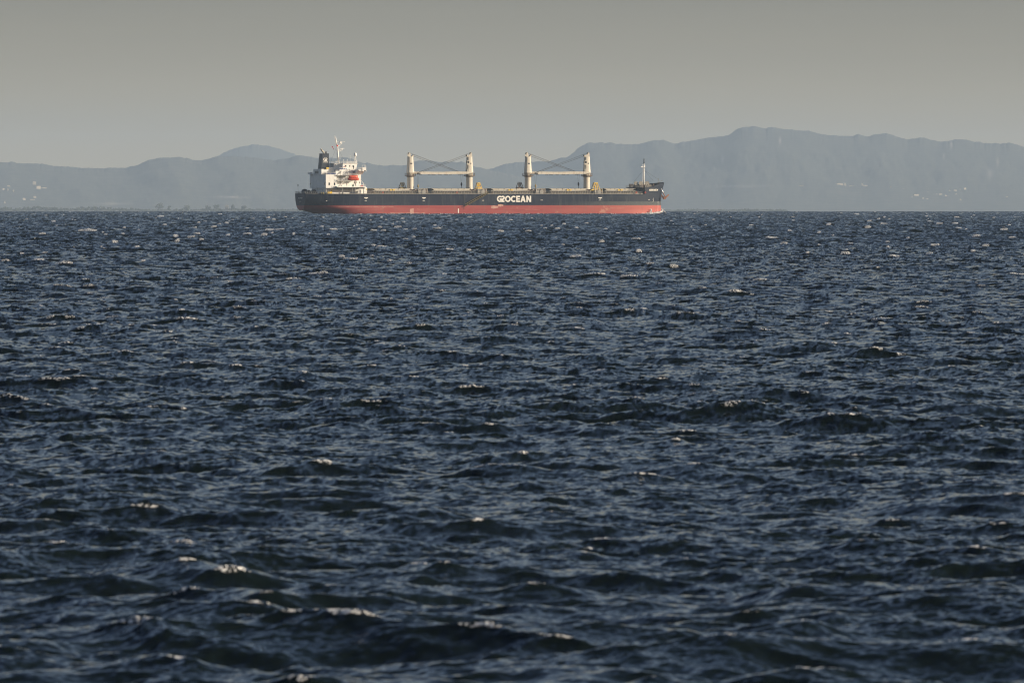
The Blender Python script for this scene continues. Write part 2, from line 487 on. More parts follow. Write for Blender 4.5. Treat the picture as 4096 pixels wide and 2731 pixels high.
q.prism([(ax + 1.1, az - 2.9), (ax + 2.7, az - 1.4), (ax + 3.1, az - .7), (ax + 2.3, az - .8), (ax + 1.0, az - 1.9)], ay - .8, ay - .3)
q.prism([(ax - .9, az - 1.9), (ax + .2, az - 3.2), (ax + .9, az - 2.6), (ax - .2, az - 1.6), (ax - 1.0, az - .6)], ay + .3, ay + .8)
q.build('anchor', 'rust', ship)

# ------------------------------------------------------------------ hatches
HATCH = [(1490, 1647, 752.8), (1726, 1887, 752.6), (1963.5, 2119, 752), (2197, 2353, 751.3), (2416.5, 2543, 752)]
HY = 9.0
for n, (pa, pb, pyt) in enumerate(HATCH):
    xa, xb = lx(pa, -HY), lx(pb, -HY)
    zt = 13.55; zb = 12.45
    hh = empty('hatch', ship, (0, 0, 0))
    q = MB(); q.box(xa + .4, xb - .4, -HY + .5, HY - .5, ZD - .15, zb - .05)
    for k in range(int((xb - xa) / 1.1)):
        q.box(xa + .6 + k * 1.1, xa + .72 + k * 1.1, -HY, -HY + .5, ZD - .1, zb - .1)
    q.build('coaming', 'darkbrown', hh)
    q = MB()
    m = 3; w = (xb - xa) / m
    q.prism([(xa, zt), (xa + 1.8, zb + .12), (xa + w - .06, zb), (xa + w - .06, zt)][::-1], -HY, HY)
    q.box(xa + w + .06, xa + 2 * w - .06, -HY, HY, zb, zt)
    q.prism([(xa + 2 * w + .06, zb), (xb - 1.8, zb + .12), (xb, zt), (xa + 2 * w + .06, zt)], -HY, HY)
    for k in range(6):
        x = xa + (k + .5) * (xb - xa) / 6
        q.box(x - .1, x + .1, -HY + .02, HY - .02, zt + .003, zt + .12)
    q.build('hatch_cover', 'hatch', hh)
    q = MB()
    for k in range(7):
        x = xa + .7 + k * (xb - xa - 1.4) / 6
        q.box(x - .12, x + .12, -HY - .12, -HY - .004, zt - .45, zt - .15)
    q.build_each('hatch_cleat', 'dark', hh)
    if n in (0, 2, 3, 4):
        q = MB(); xm = (xa + xb) / 2
        for sgn in (-1, 1): q.box(xm + sgn * .72 - .5, xm + sgn * .72 + .5, -HY - .75, -HY - .13, zb + .0, zb + .62)
        q.build_each('cover_motor', 'yellow', hh)
    # side stays with the long pipe on top
    q = MB(); ye = -HY - 2.2
    q.tube((xa - .6, ye, 12.25), (xb + .9, ye, 12.25), .13, n=6)
    q.tube((xa - .6, ye, 11.35), (xb + .9, ye, 11.35), .05, n=5)
    k = 0; x = xa + .2
    while x < xb + .8:
        big = k % 2 == 0
        q.path([(x, -HY - .1, 12.2), (x + .25, ye - .2, 12.15), (x + .4, ye - .5, 11.6), (x + .4, ye - .6, ZD - .1)], .10 if big else .055, 5)
        x += .95; k += 1
    q.build('coaming_stay', 'hatch', hh)
    q = MB()
    for k in range(int((xb - xa) / 1.7)):
        x = xa + .5 + k * 1.7 + random.uniform(-.4, .4)
        q.box(x, x + random.uniform(.3, 1.0), ye + .5, ye + 1.2, ZD - .1, ZD + random.uniform(.3, 1.0))
    q.build_each('deck_fitting', 'brown', hh)
# dark end machinery between hatches and pale frames
for pa, pb in ((1674.6, 1708.5), (1911.5, 1945), (2145.6, 2179.5), (2379.8, 2409.2)):
    y = -13.0; xa, xb = lx(pa, y), lx(pb, y)
    fr = empty('deck_frame', ship)
    q = MB(); zt = 13.45
    for x in (xa, xb):
        for yy in (y, y + 5): q.tube((x, yy, ZD - .1), (x, yy, zt), .19, n=8)
    for yy in (y, y + 5):
        q.tube((xa, yy, zt), (xb, yy, zt), .13, n=6); q.tube((xa, yy, 12.05), (xb, yy, 12.05), .1, n=6)
    q.tube((xa, y, 12.1), (xa + 1.8, y, zt), .07, n=5)
    for x in (xa, xb): q.tube((x, y, zt), (x, y + 5, zt), .1, n=6)
    q.build('frame', 'hatch', fr)
    q = MB(); q.box(xa + .6, xb - .3, y + 1.5, y + 4.2, ZD - .1, 12.9); q.build('locker', 'grey', fr)
    q = MB(); q.box(xa - 3.4, xb + 2.6, -7.5, 7.5, ZD - .1, 13.2); q.box(xa - 2.2, xb + 1.4, -9, 9, ZD - .1, 12.3)
    for k in range(6):
        q.box(xa - 3 + k * 1.5, xa - 2.2 + k * 1.5, -9.7, -9.1, ZD, ZD + random.uniform(.8, 1.9))
    q.build('winch_house', 'darkbrown', fr)
# life rings and odd red fittings along the deck edge
for px in (1532, 1828, 2545, 2581):
    x, z = P(px, 770.5, -15.6); q = MB()
    for k in range(10):
        a, b = 2 * math.pi * k / 10, 2 * math.pi * (k + 1) / 10
        q.tube((x + .38 * math.cos(a), -15.75, z + .38 * math.sin(a)), (x + .38 * math.cos(b), -15.75, z + .38 * math.sin(b)), .12, n=6)
    q.build('life_ring', 'orange', ship)

# ------------------------------------------------------------------ cranes
def crane(pxm, dirn, tip_px):
    xc = lx(pxm, 0)
    cr = empty('crane', ship)
    def U(u, v, z): return (xc + dirn * u, dirn * v, z)      # v to the crane's own left
    z_ring = lz(704, xc); z_low = lz(690.5, xc); z_top = lz(627.5, xc); z_head = lz(610.5, xc)
    q = MB(); q.lathe(xc, 0, [(1.78, ZD - .1), (1.80, 13), (1.72, z_ring - 4), (1.70, z_ring - .2), (1.75, z_ring)], 28)
    q.build('pedestal', 'cream', cr)
    q = MB()
    q.lathe(xc, 0, [(1.75, z_ring - .55), (2.2, z_ring - .3), (3.0, z_ring + .0), (3.0, z_ring + .15), (1.8, z_ring + .16)], 20)
    ring = [(xc + 2.9 * math.cos(a), 2.9 * math.sin(a), z_ring + .15) for a in np.linspace(0, 2 * math.pi, 17)]
    q.railing(ring, 1.3, 1.2, .05)
    q.build('platform', 'brown', cr)
    # upper house: a round-cornered column narrowing upwards
    q = MB(); secs = []
    for z, ru, rv in ((z_ring + .16, 1.66, 1.66), (z_low - .25, 1.72, 1.72), (z_low - .1, 1.95, 1.95), (z_low, 1.95, 1.9), (z_low + 3.2, 1.72, 1.7), (z_top - 2, 1.50, 1.5), (z_top, 1.45, 1.45)):
        sec = []
        for a in np.linspace(0, 2 * math.pi, 33)[:-1]:
            ca, sa = math.cos(a), math.sin(a)
            e = .62
            sec.append(U(ru * math.copysign(abs(ca) ** e, ca), rv * math.copysign(abs(sa) ** e, sa), z))
        secs.append(sec)
    n = 32; vs = [p for s in secs for p in s]
    q._add(vs, [(k * n + i, k * n + (i + 1) % n, (k + 1) * n + (i + 1) % n, (k + 1) * n + i) for k in range(len(secs) - 1) for i in range(n)], True)
    q._add(secs[-1], [tuple(range(n))])
    hs = q.build('crane_house', 'cream', cr)
    q = MB()
    q.box(xc - .55, xc + .55, -1.62, -1.45, lz(657, xc), lz(652, xc))
    q.build('opening', 'black', cr)
    # head: side plates with sheaves
    q = MB()
    for v in (-.9, .9):
        pts = [(-1.35, z_top), (.0, z_top), (-.05, z_top + 1.0), (-.35, z_head - .25), (-.75, z_head), (-1.15, z_head - .25)]
        poly = [U(u, 0, z) for u, z in pts]
        q.prism([(p[0], p[2]) for p in poly], v - .09, v + .09)
        pts = [(.2, z_top), (1.4, z_top), (1.75, z_top + .75), (1.4, z_top + 1.05)]
        poly = [U(u, 0, z) for u, z in pts]
        q.prism([(p[0], p[2]) for p in poly], v - .09, v + .09)
    q.build_each('head', 'cream', cr)
    q = MB()
    for u, z, rr in ((-.75, z_head - .35, .42), (1.5, z_top + .7, .42)):
        for v in (-.6, -.2, .2, .6): q.tube(U(u, v - .1, z), U(u, v + .1, z), rr, n=14)
    q.build_each('sheave', 'dark', cr)
    # cab
    zc0, zc1 = lz(659.5, xc), lz(641.8, xc)
    q = MB(); bx = [U(u, v, zc0) for u, v in ((.6, 1.65), (2.5, 1.65), (2.5, 3.4), (.6, 3.4))]
    tp = [U(u, v, zc1) for u, v in ((.6, 1.65), (2.25, 1.65), (2.25, 3.4), (.6, 3.4))]
    if dirn > 0: pass
    q.hexa(bx, tp)
    for u in (.9, 1.9): q.tube(U(u, 1.0, zc0 + .5), U(u, 1.7, zc0 + .5), .15, n=6)
    cab = q.build('cab', 'cream', cr)
    q = MB()
    for (u0, u1, v0, v1) in ((1.25, 2.1, 3.39, 3.46), ):
        a = U(u0, v0, 0); b = U(u1, v1, 0)
        q.box(min(a[0], b[0]), max(a[0], b[0]), min(a[1], b[1]), max(a[1], b[1]), zc0 + .8, zc1 - .35)
    a = U(2.42, 1.9, 0); b = U(2.5, 3.2, 0)
    q.box(min(a[0], b[0]), max(a[0], b[0]), min(a[1], b[1]), max(a[1], b[1]), zc0 + .9, zc1 - .4)
    q.build_each('cab_window', 'glass', cr)
    # lower floodlight / ladder boxes on the boom side
    q = MB()
    a = U(1.5, 1.2, 0); b = U(2.1, 2.3, 0)
    q.box(min(a[0], b[0]), max(a[0], b[0]), min(a[1], b[1]), max(a[1], b[1]), z_low + .5, z_low + 1.9)
    q.path([U(1.9, 1.7, z_low + 1.9), U(1.95, 1.7, zc0)], .06, 5)
    q.path([U(2.2, 1.2, z_low), U(2.0, 1.2, zc0)], .06, 5)
    q.build('ladder', 'grey', cr)
    # boom on the crane's left, resting level, tip over the other crane
    v = 2.35; vy = dirn * v
    xt = lx(tip_px, vy); xp = xc - dirn * .95
    ub = lambda f: xp + (xt - xp) * f
    zt = lz(686.3, xc); zb = lz(696.8, xc)
    zc = (zt + zb) / 2
    prof_t = [(0, zc + .25), (.05, zt - .12), (.3, zt - .02), (.55, zt - .22), (.8, zt - .16), (.93, zt - .35), (1, zc - .1)]
    prof_b = [(1, zc - .75), (.93, zb - .08), (.55, zb - .12), (.3, zb - .02), (.07, zb + .12), (0, zc - .2)]
    q = MB()
    q.prism([(ub(f), z) for f, z in prof_t + prof_b], vy - .65, vy + .65)
    for f in (.12, .25, .38, .5, .62, .75, .88): q.box(min(ub(f), ub(f) + .12), max(ub(f), ub(f) + .12), vy - .72, vy + .72, zb - .02, zt - .2)
    q.box(min(xc - dirn * 1.2, xc + dirn * .2), max(xc - dirn * 1.2, xc + dirn * .2), min(0, vy), max(0, vy), zc - .3, zc + .3)
    q.build('boom', 'cream', cr)
    q = MB()
    for f in (.24, .40, .49, .60, .72): q.box(ub(f) - .65, ub(f) + .65, vy - .4, vy + .4, zb - .35, zb - .12)
    q.box(min(xt, xt - dirn * 1.6), max(xt, xt - dirn * 1.6), vy - .7, vy + .7, zc - .85, zc - .05)
    q.tube((xt - dirn * .5, vy - .8, zc - .45), (xt - dirn * .5, vy + .8, zc - .45), .5, n=14)
    q.build_each('boom_sheave', 'dark', cr)
    # cables
    q = MB()
    for k, (u, z, f, dv) in enumerate(((-.6, z_head - .05, .985, .55), (-.6, z_head - .1, .985, -.55), (1.55, z_top + 1.05, .97, .35), (1.55, z_top + .35, .90, -.35), (1.55, z_top + .35, .88, .35))):
        q.tube(U(u, v * .12 + dv * .9, z), (ub(f), vy + dv * .8, zt - .15 if f < .95 else zc + .15), .042, n=5)
    q.build_each('luffing_cable', 'cable', cr)
    xk = xt - dirn * .45
    zk = lz(741 if dirn < 0 else 733, xc)
    q = MB()
    for sgn in (-1, 1): q.tube((xk + sgn * .55, vy, zc - .5), (xk + sgn * .15, vy, zk), .04, n=5)
    q.build_each('hoist_cable', 'cable', cr)
    q = MB(); q.ball((xk, vy, zk - .5), .5, .35, 1.0, 12, 8)
    q.tube((xk, vy, zk - 1.4), (xk, vy, zk - 2.1), .12, n=6)
    q.path([(xk, vy, zk - 2.1), (xk + .3, vy, zk - 2.4), (xk, vy, zk - 2.7), (xk - .25, vy, zk - 2.5)], .1, 6)
    q.build('hook_block', 'olive' if dirn < 0 else 'dark', cr)
    return cr
crane(1641.3, 1, 1849); crane(1877.4, -1, 1669); crane(2111.7, 1, 2317); crane(2347.0, -1, 2139)

# ------------------------------------------------------------------ superstructure
def ZX(xz, yz, y):     # from the enlarged stern view (4.355 px per photo px)
    return P(xz / 4.355 + 1160, yz / 4.355 + 520, y)
house = empty('superstructure', ship)
z14 = 14.15
xA0 = ZX(625, 800, -13.6)[0]; xA1 = ZX(812, 800, -13.6)[0]
zA1 = ZX(625, 778, -13.6)[1]
q = MB()   # lowest tier, set back under the overhang
q.box(xA0 + .8, xA0 + 23.5, -11.5, 12.6, ZD - .1, z14)
for k in range(9): q.tube((xA0 + .5, -12.4 + k * 3, ZD), (xA0 + .5, -12.4 + k * 3, z14), .12, n=6)
q.build('lower_house', 'white', house)
q = MB()   # boat deck slab with pale edge
xS1 = ZX(1325, 995, -15.6)[0]
q.box(xA1 - .3, xS1, -15.6, 15.6, z14 + .002, z14 + .42)
q.build('boat_deck', 'white', house)
q = MB()
for xz in (912, 1080, 1137, 1283): 
    x = ZX(xz, 1050, -15)[0]
    for y in (-15, 15): q.tube((x, y, ZD - .1), (x, y, z14), .2, n=8)
for k in range(26):
    x = xA1 + .6 + k * (xS1 - xA1 - 1) / 26
    q.box(x, x + .09, -15.3, -14.2, z14 - .75, z14 - .003)
q.box(xA1, xS1 - .3, -14.3, -14.2, z14 - .8, z14 - .004)
q.build_each('deck_support', 'grey', house)
q = MB()   # aft house
q.box(xA0, xA1, -13.6, 13.9, z14 - .35, zA1)
q.box(xA0 - .05, xA1 + .05, -13.66, 13.96, zA1 + .002, zA1 + .12)
zAm = ZX(400, 883, 0)[1]
for z in (zAm,): q.box(xA0 - .07, xA0 - .002, -13.6, 13.9, z - .05, z + .05)
for y in (-9.5, -4.5, 2, 8): q.box(xA0 - .05, xA0 - .002, y - .05, y + .05, z14, zA1)
q.build('aft_house', 'white', house)
# main tower
xT0 = ZX(862, 700, -11.5)[0]; xT1 = ZX(1237, 700, -11.5)[0]
zT1 = ZX(865, 690, -11.5)[1]
q = MB()
q.box(xA1, xT0 + .5, -9.5, 9.5, z14, zT1 - 2.6)          # link between the houses, in the shade
q.box(xT0, xT1, -11.5, 11.5, z14 + .42, zT1)
for k in range(6): 
    x = xT0 + .9 + k * (xT1 - xT0) / 6
    q.box(x, x + .05, -11.55, -11.502, z14 + 3.5, zT1)
q.build('tower', 'white', house)
# wheelhouse: aft part narrow, fore part wide
zW1 = ZX(920, 582, -9)[1]; xW0 = ZX(775, 600, -5)[0]; xW1 = ZX(918, 600, -9)[0]; xW2 = ZX(1150, 690, -9)[0]; xW3 = ZX(1172, 590, -9)[0]
q = MB()
q.box(xW0, xW1, -5.2, 5.2, zT1 + .002, zW1 - .15)
q.hexa([(xW1, -9.2, zT1 + .002), (xW2, -9.2, zT1 + .002), (xW2, 9.2, zT1 + .002), (xW1, 9.2, zT1 + .002)],
       [(xW1, -9.2, zW1 - .15), (xW3, -9.2, zW1 - .15), (xW3, 9.2, zW1 - .15), (xW1, 9.2, zW1 - .15)])
q.box(xW0 - .2, xW1 - .001, -5.4, 5.4, zW1 - .149, zW1); q.box(xW1, xW3 + .35, -9.5, 9.5, zW1 - .149, zW1 + .02)
q.build('wheelhouse', 'white', house)
# bridge wings with slanted underside
xB0 = ZX(1140, 690, -11.5)[0]; xB1 = xT1 + .8
q = MB()
for sg in (-1, 1):
    a, b = 11.52, 16.0
    yy = sorted((sg * a, sg * b))
    yi = sg * a; yo = sg * b
    bot = [(xB0, yi, zT1 - 2.5), (xB1, yi, zT1 - 2.5), (xB1 - .1, yo, zT1 - .75), (xB0 + .6, yo, zT1 - .75)]
    top = [(xB0, yi, zT1 - .0), (xB1, yi, zT1 - .0), (xB1, yo, zT1 - .0), (xB0, yo, zT1 - .0)]
    if sg < 0: bot = [bot[3], bot[2], bot[1], bot[0]]; top = [top[3], top[2], top[1], top[0]]
    q.hexa(bot, top)
    xw0 = ZX(1258, 700, -15.9)[0]; xw1 = ZX(1325, 700, -15.9)[0]
    y1, y2 = sorted((sg * 14.3, sg * 16.3))
    q.box(xw0, xw1, y1, y2, ZX(1300, 722, -16)[1], ZX(1300, 655, -16)[1])
    y1, y2 = sorted((sg * 9.3, sg * 14.2))
    q.box(xB1 - .15, xB1, y1, y2, zT1, zT1 + 1.15)
q.build_each('bridge_wing', 'white', house)
q = MB()
xw = ZX(1303, 707, -16)[0]; q.box(xw - .45, xw + .45, -16.36, -16.302, ZX(0, 716, -16)[1], ZX(0, 702, -16)[1])
q.build('wing_window', 'glass', house)
# windows of wheelhouse and houses
q = MB()
for xz, w, y1, y2 in ((970, .42, 618, 642), (1041, .25, 618, 642), (1084, .2, 622, 642)):
    x, z1 = ZX(xz, y1, -9.2); z2 = ZX(xz, y2, -9.2)[1]
    q.box(x - w, x + w, -9.26, -9.202, z2, z1)
x, z1 = ZX(1108, 620, -9.2); q.box(x - .3, x + .3, -9.27, -9.203, ZX(1108, 680, -9.2)[1], z1)
x, z1 = ZX(795, 602, -5.2); q.box(x - .2, x + .2, -5.26, -5.202, z1 - .4, z1)
for k in range(9):    # forward bridge windows
    y = -8.4 + k * 1.9
    q.box(xW3 - .22, xW3 - .1, y, y + 1.5, zW1 - 1.7, zW1 - .7)
q.build_each('bridge_window', 'glass', house)
q = MB()
for xz, yz, w, hh_ in ((685, 940, .36, .65), (778, 940, .36, .65)):
    x, z = ZX(xz, yz, -13.6); q.box(x - w, x + w, -13.66, -13.602, z - hh_, z + hh_)
for y, z in ((12.3, 16.0), (-10.9, 16.0), ): q.box(xA0 - .09, xA0 - .01, y - .45, y + .45, z - .4, z + .45)
x, z = ZX(587, 940, -13.6); q.box(xA0 - .09, xA0 - .01, -11.9, -11.2, 15.2, 16.7)
for xz, yz, w in ((975, 737, .14), (1110, 738, .62), (1040, 730, .1)):
    x, z = ZX(xz, yz, -11.5); q.box(x - w, x + w, -11.58, -11.502, z - .35, z + .35)
for xz in (1120, 1160, 1215):
    x, z = ZX(xz, 915, -11.5); q.box(x - .2, x + .2, -11.58, -11.502, z - .3, z + .3)
q.build_each('window', 'glass', house)
# stair tower and shadowed recess between houses
q = MB()
x0, x1 = xA1 + .3, xT0 + 7.8
for zz in (ZX(0, 885, -14)[1], ZX(0, 792, -14)[1]):
    q.box(x0, x1 if zz < 19 else xT0 + 5.5, -14.6, -11.52, zz, zz + .16)
q.box(xA1 + .2, xT0 + .9, -11.5, -9.6, z14 + .5, ZX(0, 700, -14)[1] - .4)
zst = ZX(0, 885, -14)[1]
q.railing([(x0, -14.5, zst + .16), (x1, -14.5, zst + .16)], 1.0, 1.2, .05)
zst2 = ZX(0, 792, -14)[1]
q.railing([(x0, -14.5, zst2 + .16), (xT0 + 5.5, -14.5, zst2 + .16)], 1.0, 1.2, .05)
for (xa_, za_, xb__, zb_) in ((x0 + .5, z14 + .42, x0 + 4.0, zst), (xT0 + .3, zst + .1, xT0 + 4, zst2), (xT0 + .5, zst2, xT0 + 3.8, zT1)):
    for dy in (0, .7):
        q.tube((xa_, -13.9 + dy, za_), (xb__, -13.9 + dy, zb_), .12, n=6)
    for k in range(9):
        t = (k + .5) / 9; q.tube((xa_ + (xb__ - xa_) * t, -13.9, za_ + (zb_ - za_) * t), (xa_ + (xb__ - xa_) * t, -13.2, za_ + (zb_ - za_) * t), .06, n=4)
q.build('stair', 'white', house)
# railings on all decks
MB().railing([(xA1, -15.4, z14 + .42), (xS1 - .1, -15.4, z14 + .42), (xS1 - .1, 15.4, z14 + .42)], 1.1, 1.3, .05).build('railing', 'white', house)
MB().railing([(xW0 + .1, 5.1, zW1), (xW0 + .1, -5.1, zW1), (xW1, -5.1, zW1), (xW1, -9.3, zW1), (xW3, -9.3, zW1), (xW3, 9.3, zW1)], 1.1, 1.1, .055).build('railing', 'white', house)
MB().railing([(xT0 + .1, -11.3, zT1), (xB0, -11.3, zT1), (xB0 + .2, -15.7, zT1), (xw0, -15.7, zT1)], 1.1, 1.1, .055).build('railing', 'white', house)
MB().railing([(xw0, -16.1, ZX(0, 655, -16)[1]), (xw1, -16.1, ZX(0, 655, -16)[1]), (xw1, -14.4, ZX(0, 655, -16)[1])], 1.35, 1.0, .06, 1).build('railing', 'white', house)
MB().railing([(xA0 + 6, -13.5, zA1 + .12), (xA0 + .1, -13.5, zA1 + .12), (xA0 + .1, 13.8, zA1 + .12)], 1.05, 1.3, .05).build('railing', 'white', house)

# blue-white canvas panels on the railings
M['blue'] = paint('blue_canvas', (.05, .08, .22), (.1, .1, .2), .4, .8)
q = MB()
zz = zA1 + .2
for k in range(6):
    x = xA0 + 1.2 + k * .75; q.box(x, x + .5, -13.63, -13.57, zz, zz + .7)
for k in range(5):
    x = xT0 - .5 + k * .85 + 0.6; q.box(x, x + .5, -11.42, -11.36, zT1 + .1, zT1 + .65)
q.build_each('railing_canvas', 'blue', house)
# casing under the funnel
q = MB()
xc0 = ZX(548, 730, -7)[0]; xc1 = ZX(670, 730, -7)[0]; zc1 = ZX(548, 681, -7)[1]
q.box(xc0, xc1, -7, 6.9, zA1 + .122, zc1)
q.box(xc0 - 1.4, xc0 - .002, 8.0, 12.0, zA1 + .122, zA1 + 1.15)
q.box(xc1 + .05, xT0, -4.5, 4.8, zA1 + .122, zT1 + 1.2)
q.build_each('engine_casing', 'white', house)
q = MB()
for k in range(4): q.box(xc0 - .08, xc0 - .003, -2 + k * 1.6, -.9 + k * 1.6, zA1 + .5, zA1 + 1.9)
for k in range(3): q.box(xc0 + .5 + k * 1.2, xc0 + 1.2 + k * 1.2, -7.08, -7.003, zA1 + .3, zA1 + .8)
q.build_each('louvre', 'dark', house)
q = MB(); x, z = ZX(650, 670, -7.2); q.box(x - .65, x + .65, -7.7, -6.9, zc1 + .003, zc1 + .9); q.build('fan_box', 'yellow', house)
q = MB(); x, z = ZX(938, 642, -11); q.ball((x, -11.5, z), .32); q.build('life_ring', 'red', house)
# items on the boat deck and below
q = MB(); x, z = ZX(1100, 966, -14.6); q.lathe(x, -14.6, [(.5, z14 + .42), (.55, z14 + .7), (.55, z14 + 1.2), (.35, z14 + 1.5)], 12); q.build('raft_canister', 'green', house)
q = MB(); x, z = ZX(1247, 970, -14.6); q.box(x - .55, x + .55, -15, -14.2, z14 + .42, z14 + 1.15); q.build('locker', 'red', house)
q = MB()
for xz in (880, 905): x, z = ZX(xz, 966, -14.9); q.tube((x - .35, -14.9, z14 + .95), (x + .35, -14.9, z14 + .95), .38, n=12)
q.build_each('life_raft', 'white', house)
q = MB(); x, z = ZX(1210, 1065, -13); q.box(x - .9, x + .9, -14, -12.5, ZD, ZD + 2.1); q.build('deck_locker', 'white', house)
q = MB(); x, z = ZX(683, 1072, -12.4); q.box(x - 1.1, x + .95, -12.6, -12.3, ZD, ZD + 1.1); q.box(x + 1.05, x + 1.6, -12.6, -12.3, ZD, ZD + 2.1); q.build_each('gas_rack', 'yellow', house)
q = MB(); x, z = ZX(1330, 1035, -14); q.box(x - .2, x + .2, -14.2, -13.8, z - .35, z + .3); q.build('fire_box', 'yellow', house)
# provision crane
q = MB()
x0, z0 = ZX(1285, 985, -14.5); x1, z1 = ZX(1278, 930, -14.5); x2, z2 = ZX(1237, 850, -14.5)
q.tube((x0, -14.5, z14 + .42), (x1, -14.5, z1), .2, n=8); q.tube((x1, -14.5, z1), (x2, -12.5, z2), .14, .08, n=8)
q.build('provision_crane', 'white', house)
# lifeboat davit
xL0, _ = ZX(1008, 840, -14.2); xL1, _ = ZX(1195, 840, -14.2); zL0 = ZX(0, 886, -14.2)[1]; zL1 = ZX(0, 788, -14.2)[1]
q = MB()
for x in (xL0 + .6, xL1 - .5):
    q.path([(x, -11.5, z14 + .5), (x, -12.4, zL1 + .2), (x, -13.9, zL1 + 1.2), (x, -14.2, zL1 + .95)], .17, 6)
    q.tube((x, -14.2, zL1 + .95), (x, -14.2, zL1 - .15), .05, n=5)
q.tube((xL0 + .6, -14.2, zL1 + .9), (xL1 - .5, -14.2, zL1 + .9), .07, n=5)
q.build('davit', 'white', house)

# funnel
fn = empty('funnel', ship)
yb, ytp = 3.1, 2.6
xf0, zf0 = ZX(548, 682, -yb); xf1, _ = ZX(681, 682, -yb)
xg0, zf1 = ZX(566, 416, -ytp); xg1, _ = ZX(678, 416, -ytp)
q = MB()
zf0 = zc1 - .5
q.hexa([(xf0, -yb, zf0), (xf1, -yb, zf0), (xf1, yb, zf0), (xf0, yb, zf0)], [(xg0, -ytp, zf1), (xg1, -ytp, zf1), (xg1, ytp, zf1), (xg0, ytp, zf1)])
q.box(xg0 - .05, xg1 + .05, -ytp - .05, ytp + .05, zf1 + .002, zf1 + .14)
q.build('casing', 'funnel', fn)
q = MB()
xe, ze = ZX(585, 416, 0)
q.tube((xe, 0, zf1), (xe, 0, zf1 + 1.1), .55, n=12); q.tube((xe, 0, zf1 + .8), (xe - 1.35, 0, zf1 + 2.3), .5, .42, n=12)
q.tube((xe - 1.35, 0, zf1 + 2.2), (xe - 1.5, 0, zf1 + 2.75), .34, .32, n=12)
q.build('exhaust_pipe', 'hatch', fn)
q = MB()
for k, (dx, hh_) in enumerate(((.85, 1.0), (1.25, 1.35), (1.6, 1.4), (1.95, 1.2))):
    q.tube((xe + dx, -.6 + .5 * k, zf1), (xe + dx - .1, -.6 + .5 * k, zf1 + hh_), .14, n=8)
q.build('exhaust_pipe', 'dark', fn)
xa_, za_ = ZX(580, 545, -2.85); xb__, zb_ = ZX(656, 487, -2.85)
q = MB()
slope = (yb - ytp) / (zf1 - zf0)
fy = lambda z: -(yb - (z - zf0) * slope)
su = (xb__ - xa_) / 13.2; sv = (zb_ - za_) / 10
strokes(q, G2(0), 2.0, lambda u, v, dpt: (xa_ + u * su, fy(za_ + v * sv) - dpt, za_ + v * sv))
xo, zo = ZX(580, 569, -2.9); xo2, zo2 = ZX(658, 553, -2.9)
su2 = (xo2 - xo) / 42.0; sv2 = (zo2 - zo) / 10
strokes(q, word_ocean(0), 2.4, lambda u, v, dpt: (xo + u * su2, fy(zo + v * sv2) - dpt, zo + v * sv2))
q.build('funnel_lettering', 'letter', fn)

# radar mast
rm = empty('radar_mast', ship)
xm, _ = ZX(848, 555, 0); zm0 = zW1
xm2, zm2 = ZX(826, 275, 0)
q = MB(); q.tube((xm, 0, zm0), (xm2, 0, zm2), .48, .34, n=12)
xt_, zt_ = ZX(795, 130, 0)
q.tube((xm2 - .2, 0, zm2 - .2), (xt_ - .1, 0, zt_ + .2), .34, .2, n=8)
q.tube((xm2 - .9, 0, zm2 + 1), (xt_ - .5, 0, zt_), .1, n=6)
for k in range(8):
    t = k / 8; q.tube((xm2 - .9 + t * .3, 0, zm2 + 1 + t * 3.2), (xm2 - .1 - t * .7, 0, zm2 + 1.2 + t * 3.2), .07, n=5)
q.tube((xt_ - .6, 0, zt_ - .1), (xt_ + .3, 0, zt_ + .1), .12, n=6); q.tube((xt_ - .7, 0, zt_ + .4), (xt_ - .4, 0, zt_ + .6), .2, n=8)
q.tube((xt_ - .25, 0, zt_), (xt_ - .25, 0, zt_ + 1.0), .04, n=5)
for (a, b, c2, d2, r_) in ((848, 268, 905, 240, .12), (835, 285, 870, 262, .3), (820, 207, 945, 207, .06), (848, 378, 912, 352, .12), (848, 352, 905, 348, .09)):
    x1, z1 = ZX(a, b, 0); x2, z2 = ZX(c2, d2, 0); q.tube((x1, 0, z1), (x2, 0, z2), r_, n=6)
x1, z1 = ZX(880, 232, 0); q.box(x1 - .7, x1 + .6, -.8, .8, z1 - .1, z1 + .35); q.box(x1 - .3, x1 + .3, -.5, .5, z1 + .35, z1 + 1.0)
x1, z1 = ZX(945, 206, 0); q.ball((x1, 0, z1), .18)
q.build('mast_pole', 'white', rm)
q = MB(); x1, z1 = ZX(905, 323, 0); q.box(x1 - 1.35, x1 + 1.3, -.15, .15, z1 - .12, z1 + .12)
x1, z1 = ZX(905, 335, 0); q.box(x1 - .3, x1 + .3, -.3, .3, z1 - .35, z1 + .25); q.build('radar_scanner', 'white', rm)
q = MB(); x1, z1 = ZX(823, 274, -.5); q.tube((x1, -.5, z1), (x1, -.75, z1), .45, n=16); q.build('navigation_light', 'red', rm)
q = MB()
for a, b, c2, d2 in ((805, 310, 715, 545), (815, 340, 800, 560), (865, 370, 945, 545)):
    x1, z1 = ZX(a, b, 0); x2, z2 = ZX(c2, d2, 2); q.tube((x1, 0, z1), (x2, 2, z2), .035, n=4)
q.build_each('stay_wire', 'cable', rm)
q = MB(); x1, z1 = ZX(745, 292, 0)
q._add([(x1 - .55 + .11 * i, .15 * math.sin(i), z1 + (.35 if j else -.3) - .015 * i * i) for j in (0, 1) for i in range(11)], [(i, i + 1, 12 + i, 11 + i) for i in range(10)])
q.build('flag', 'red', rm)
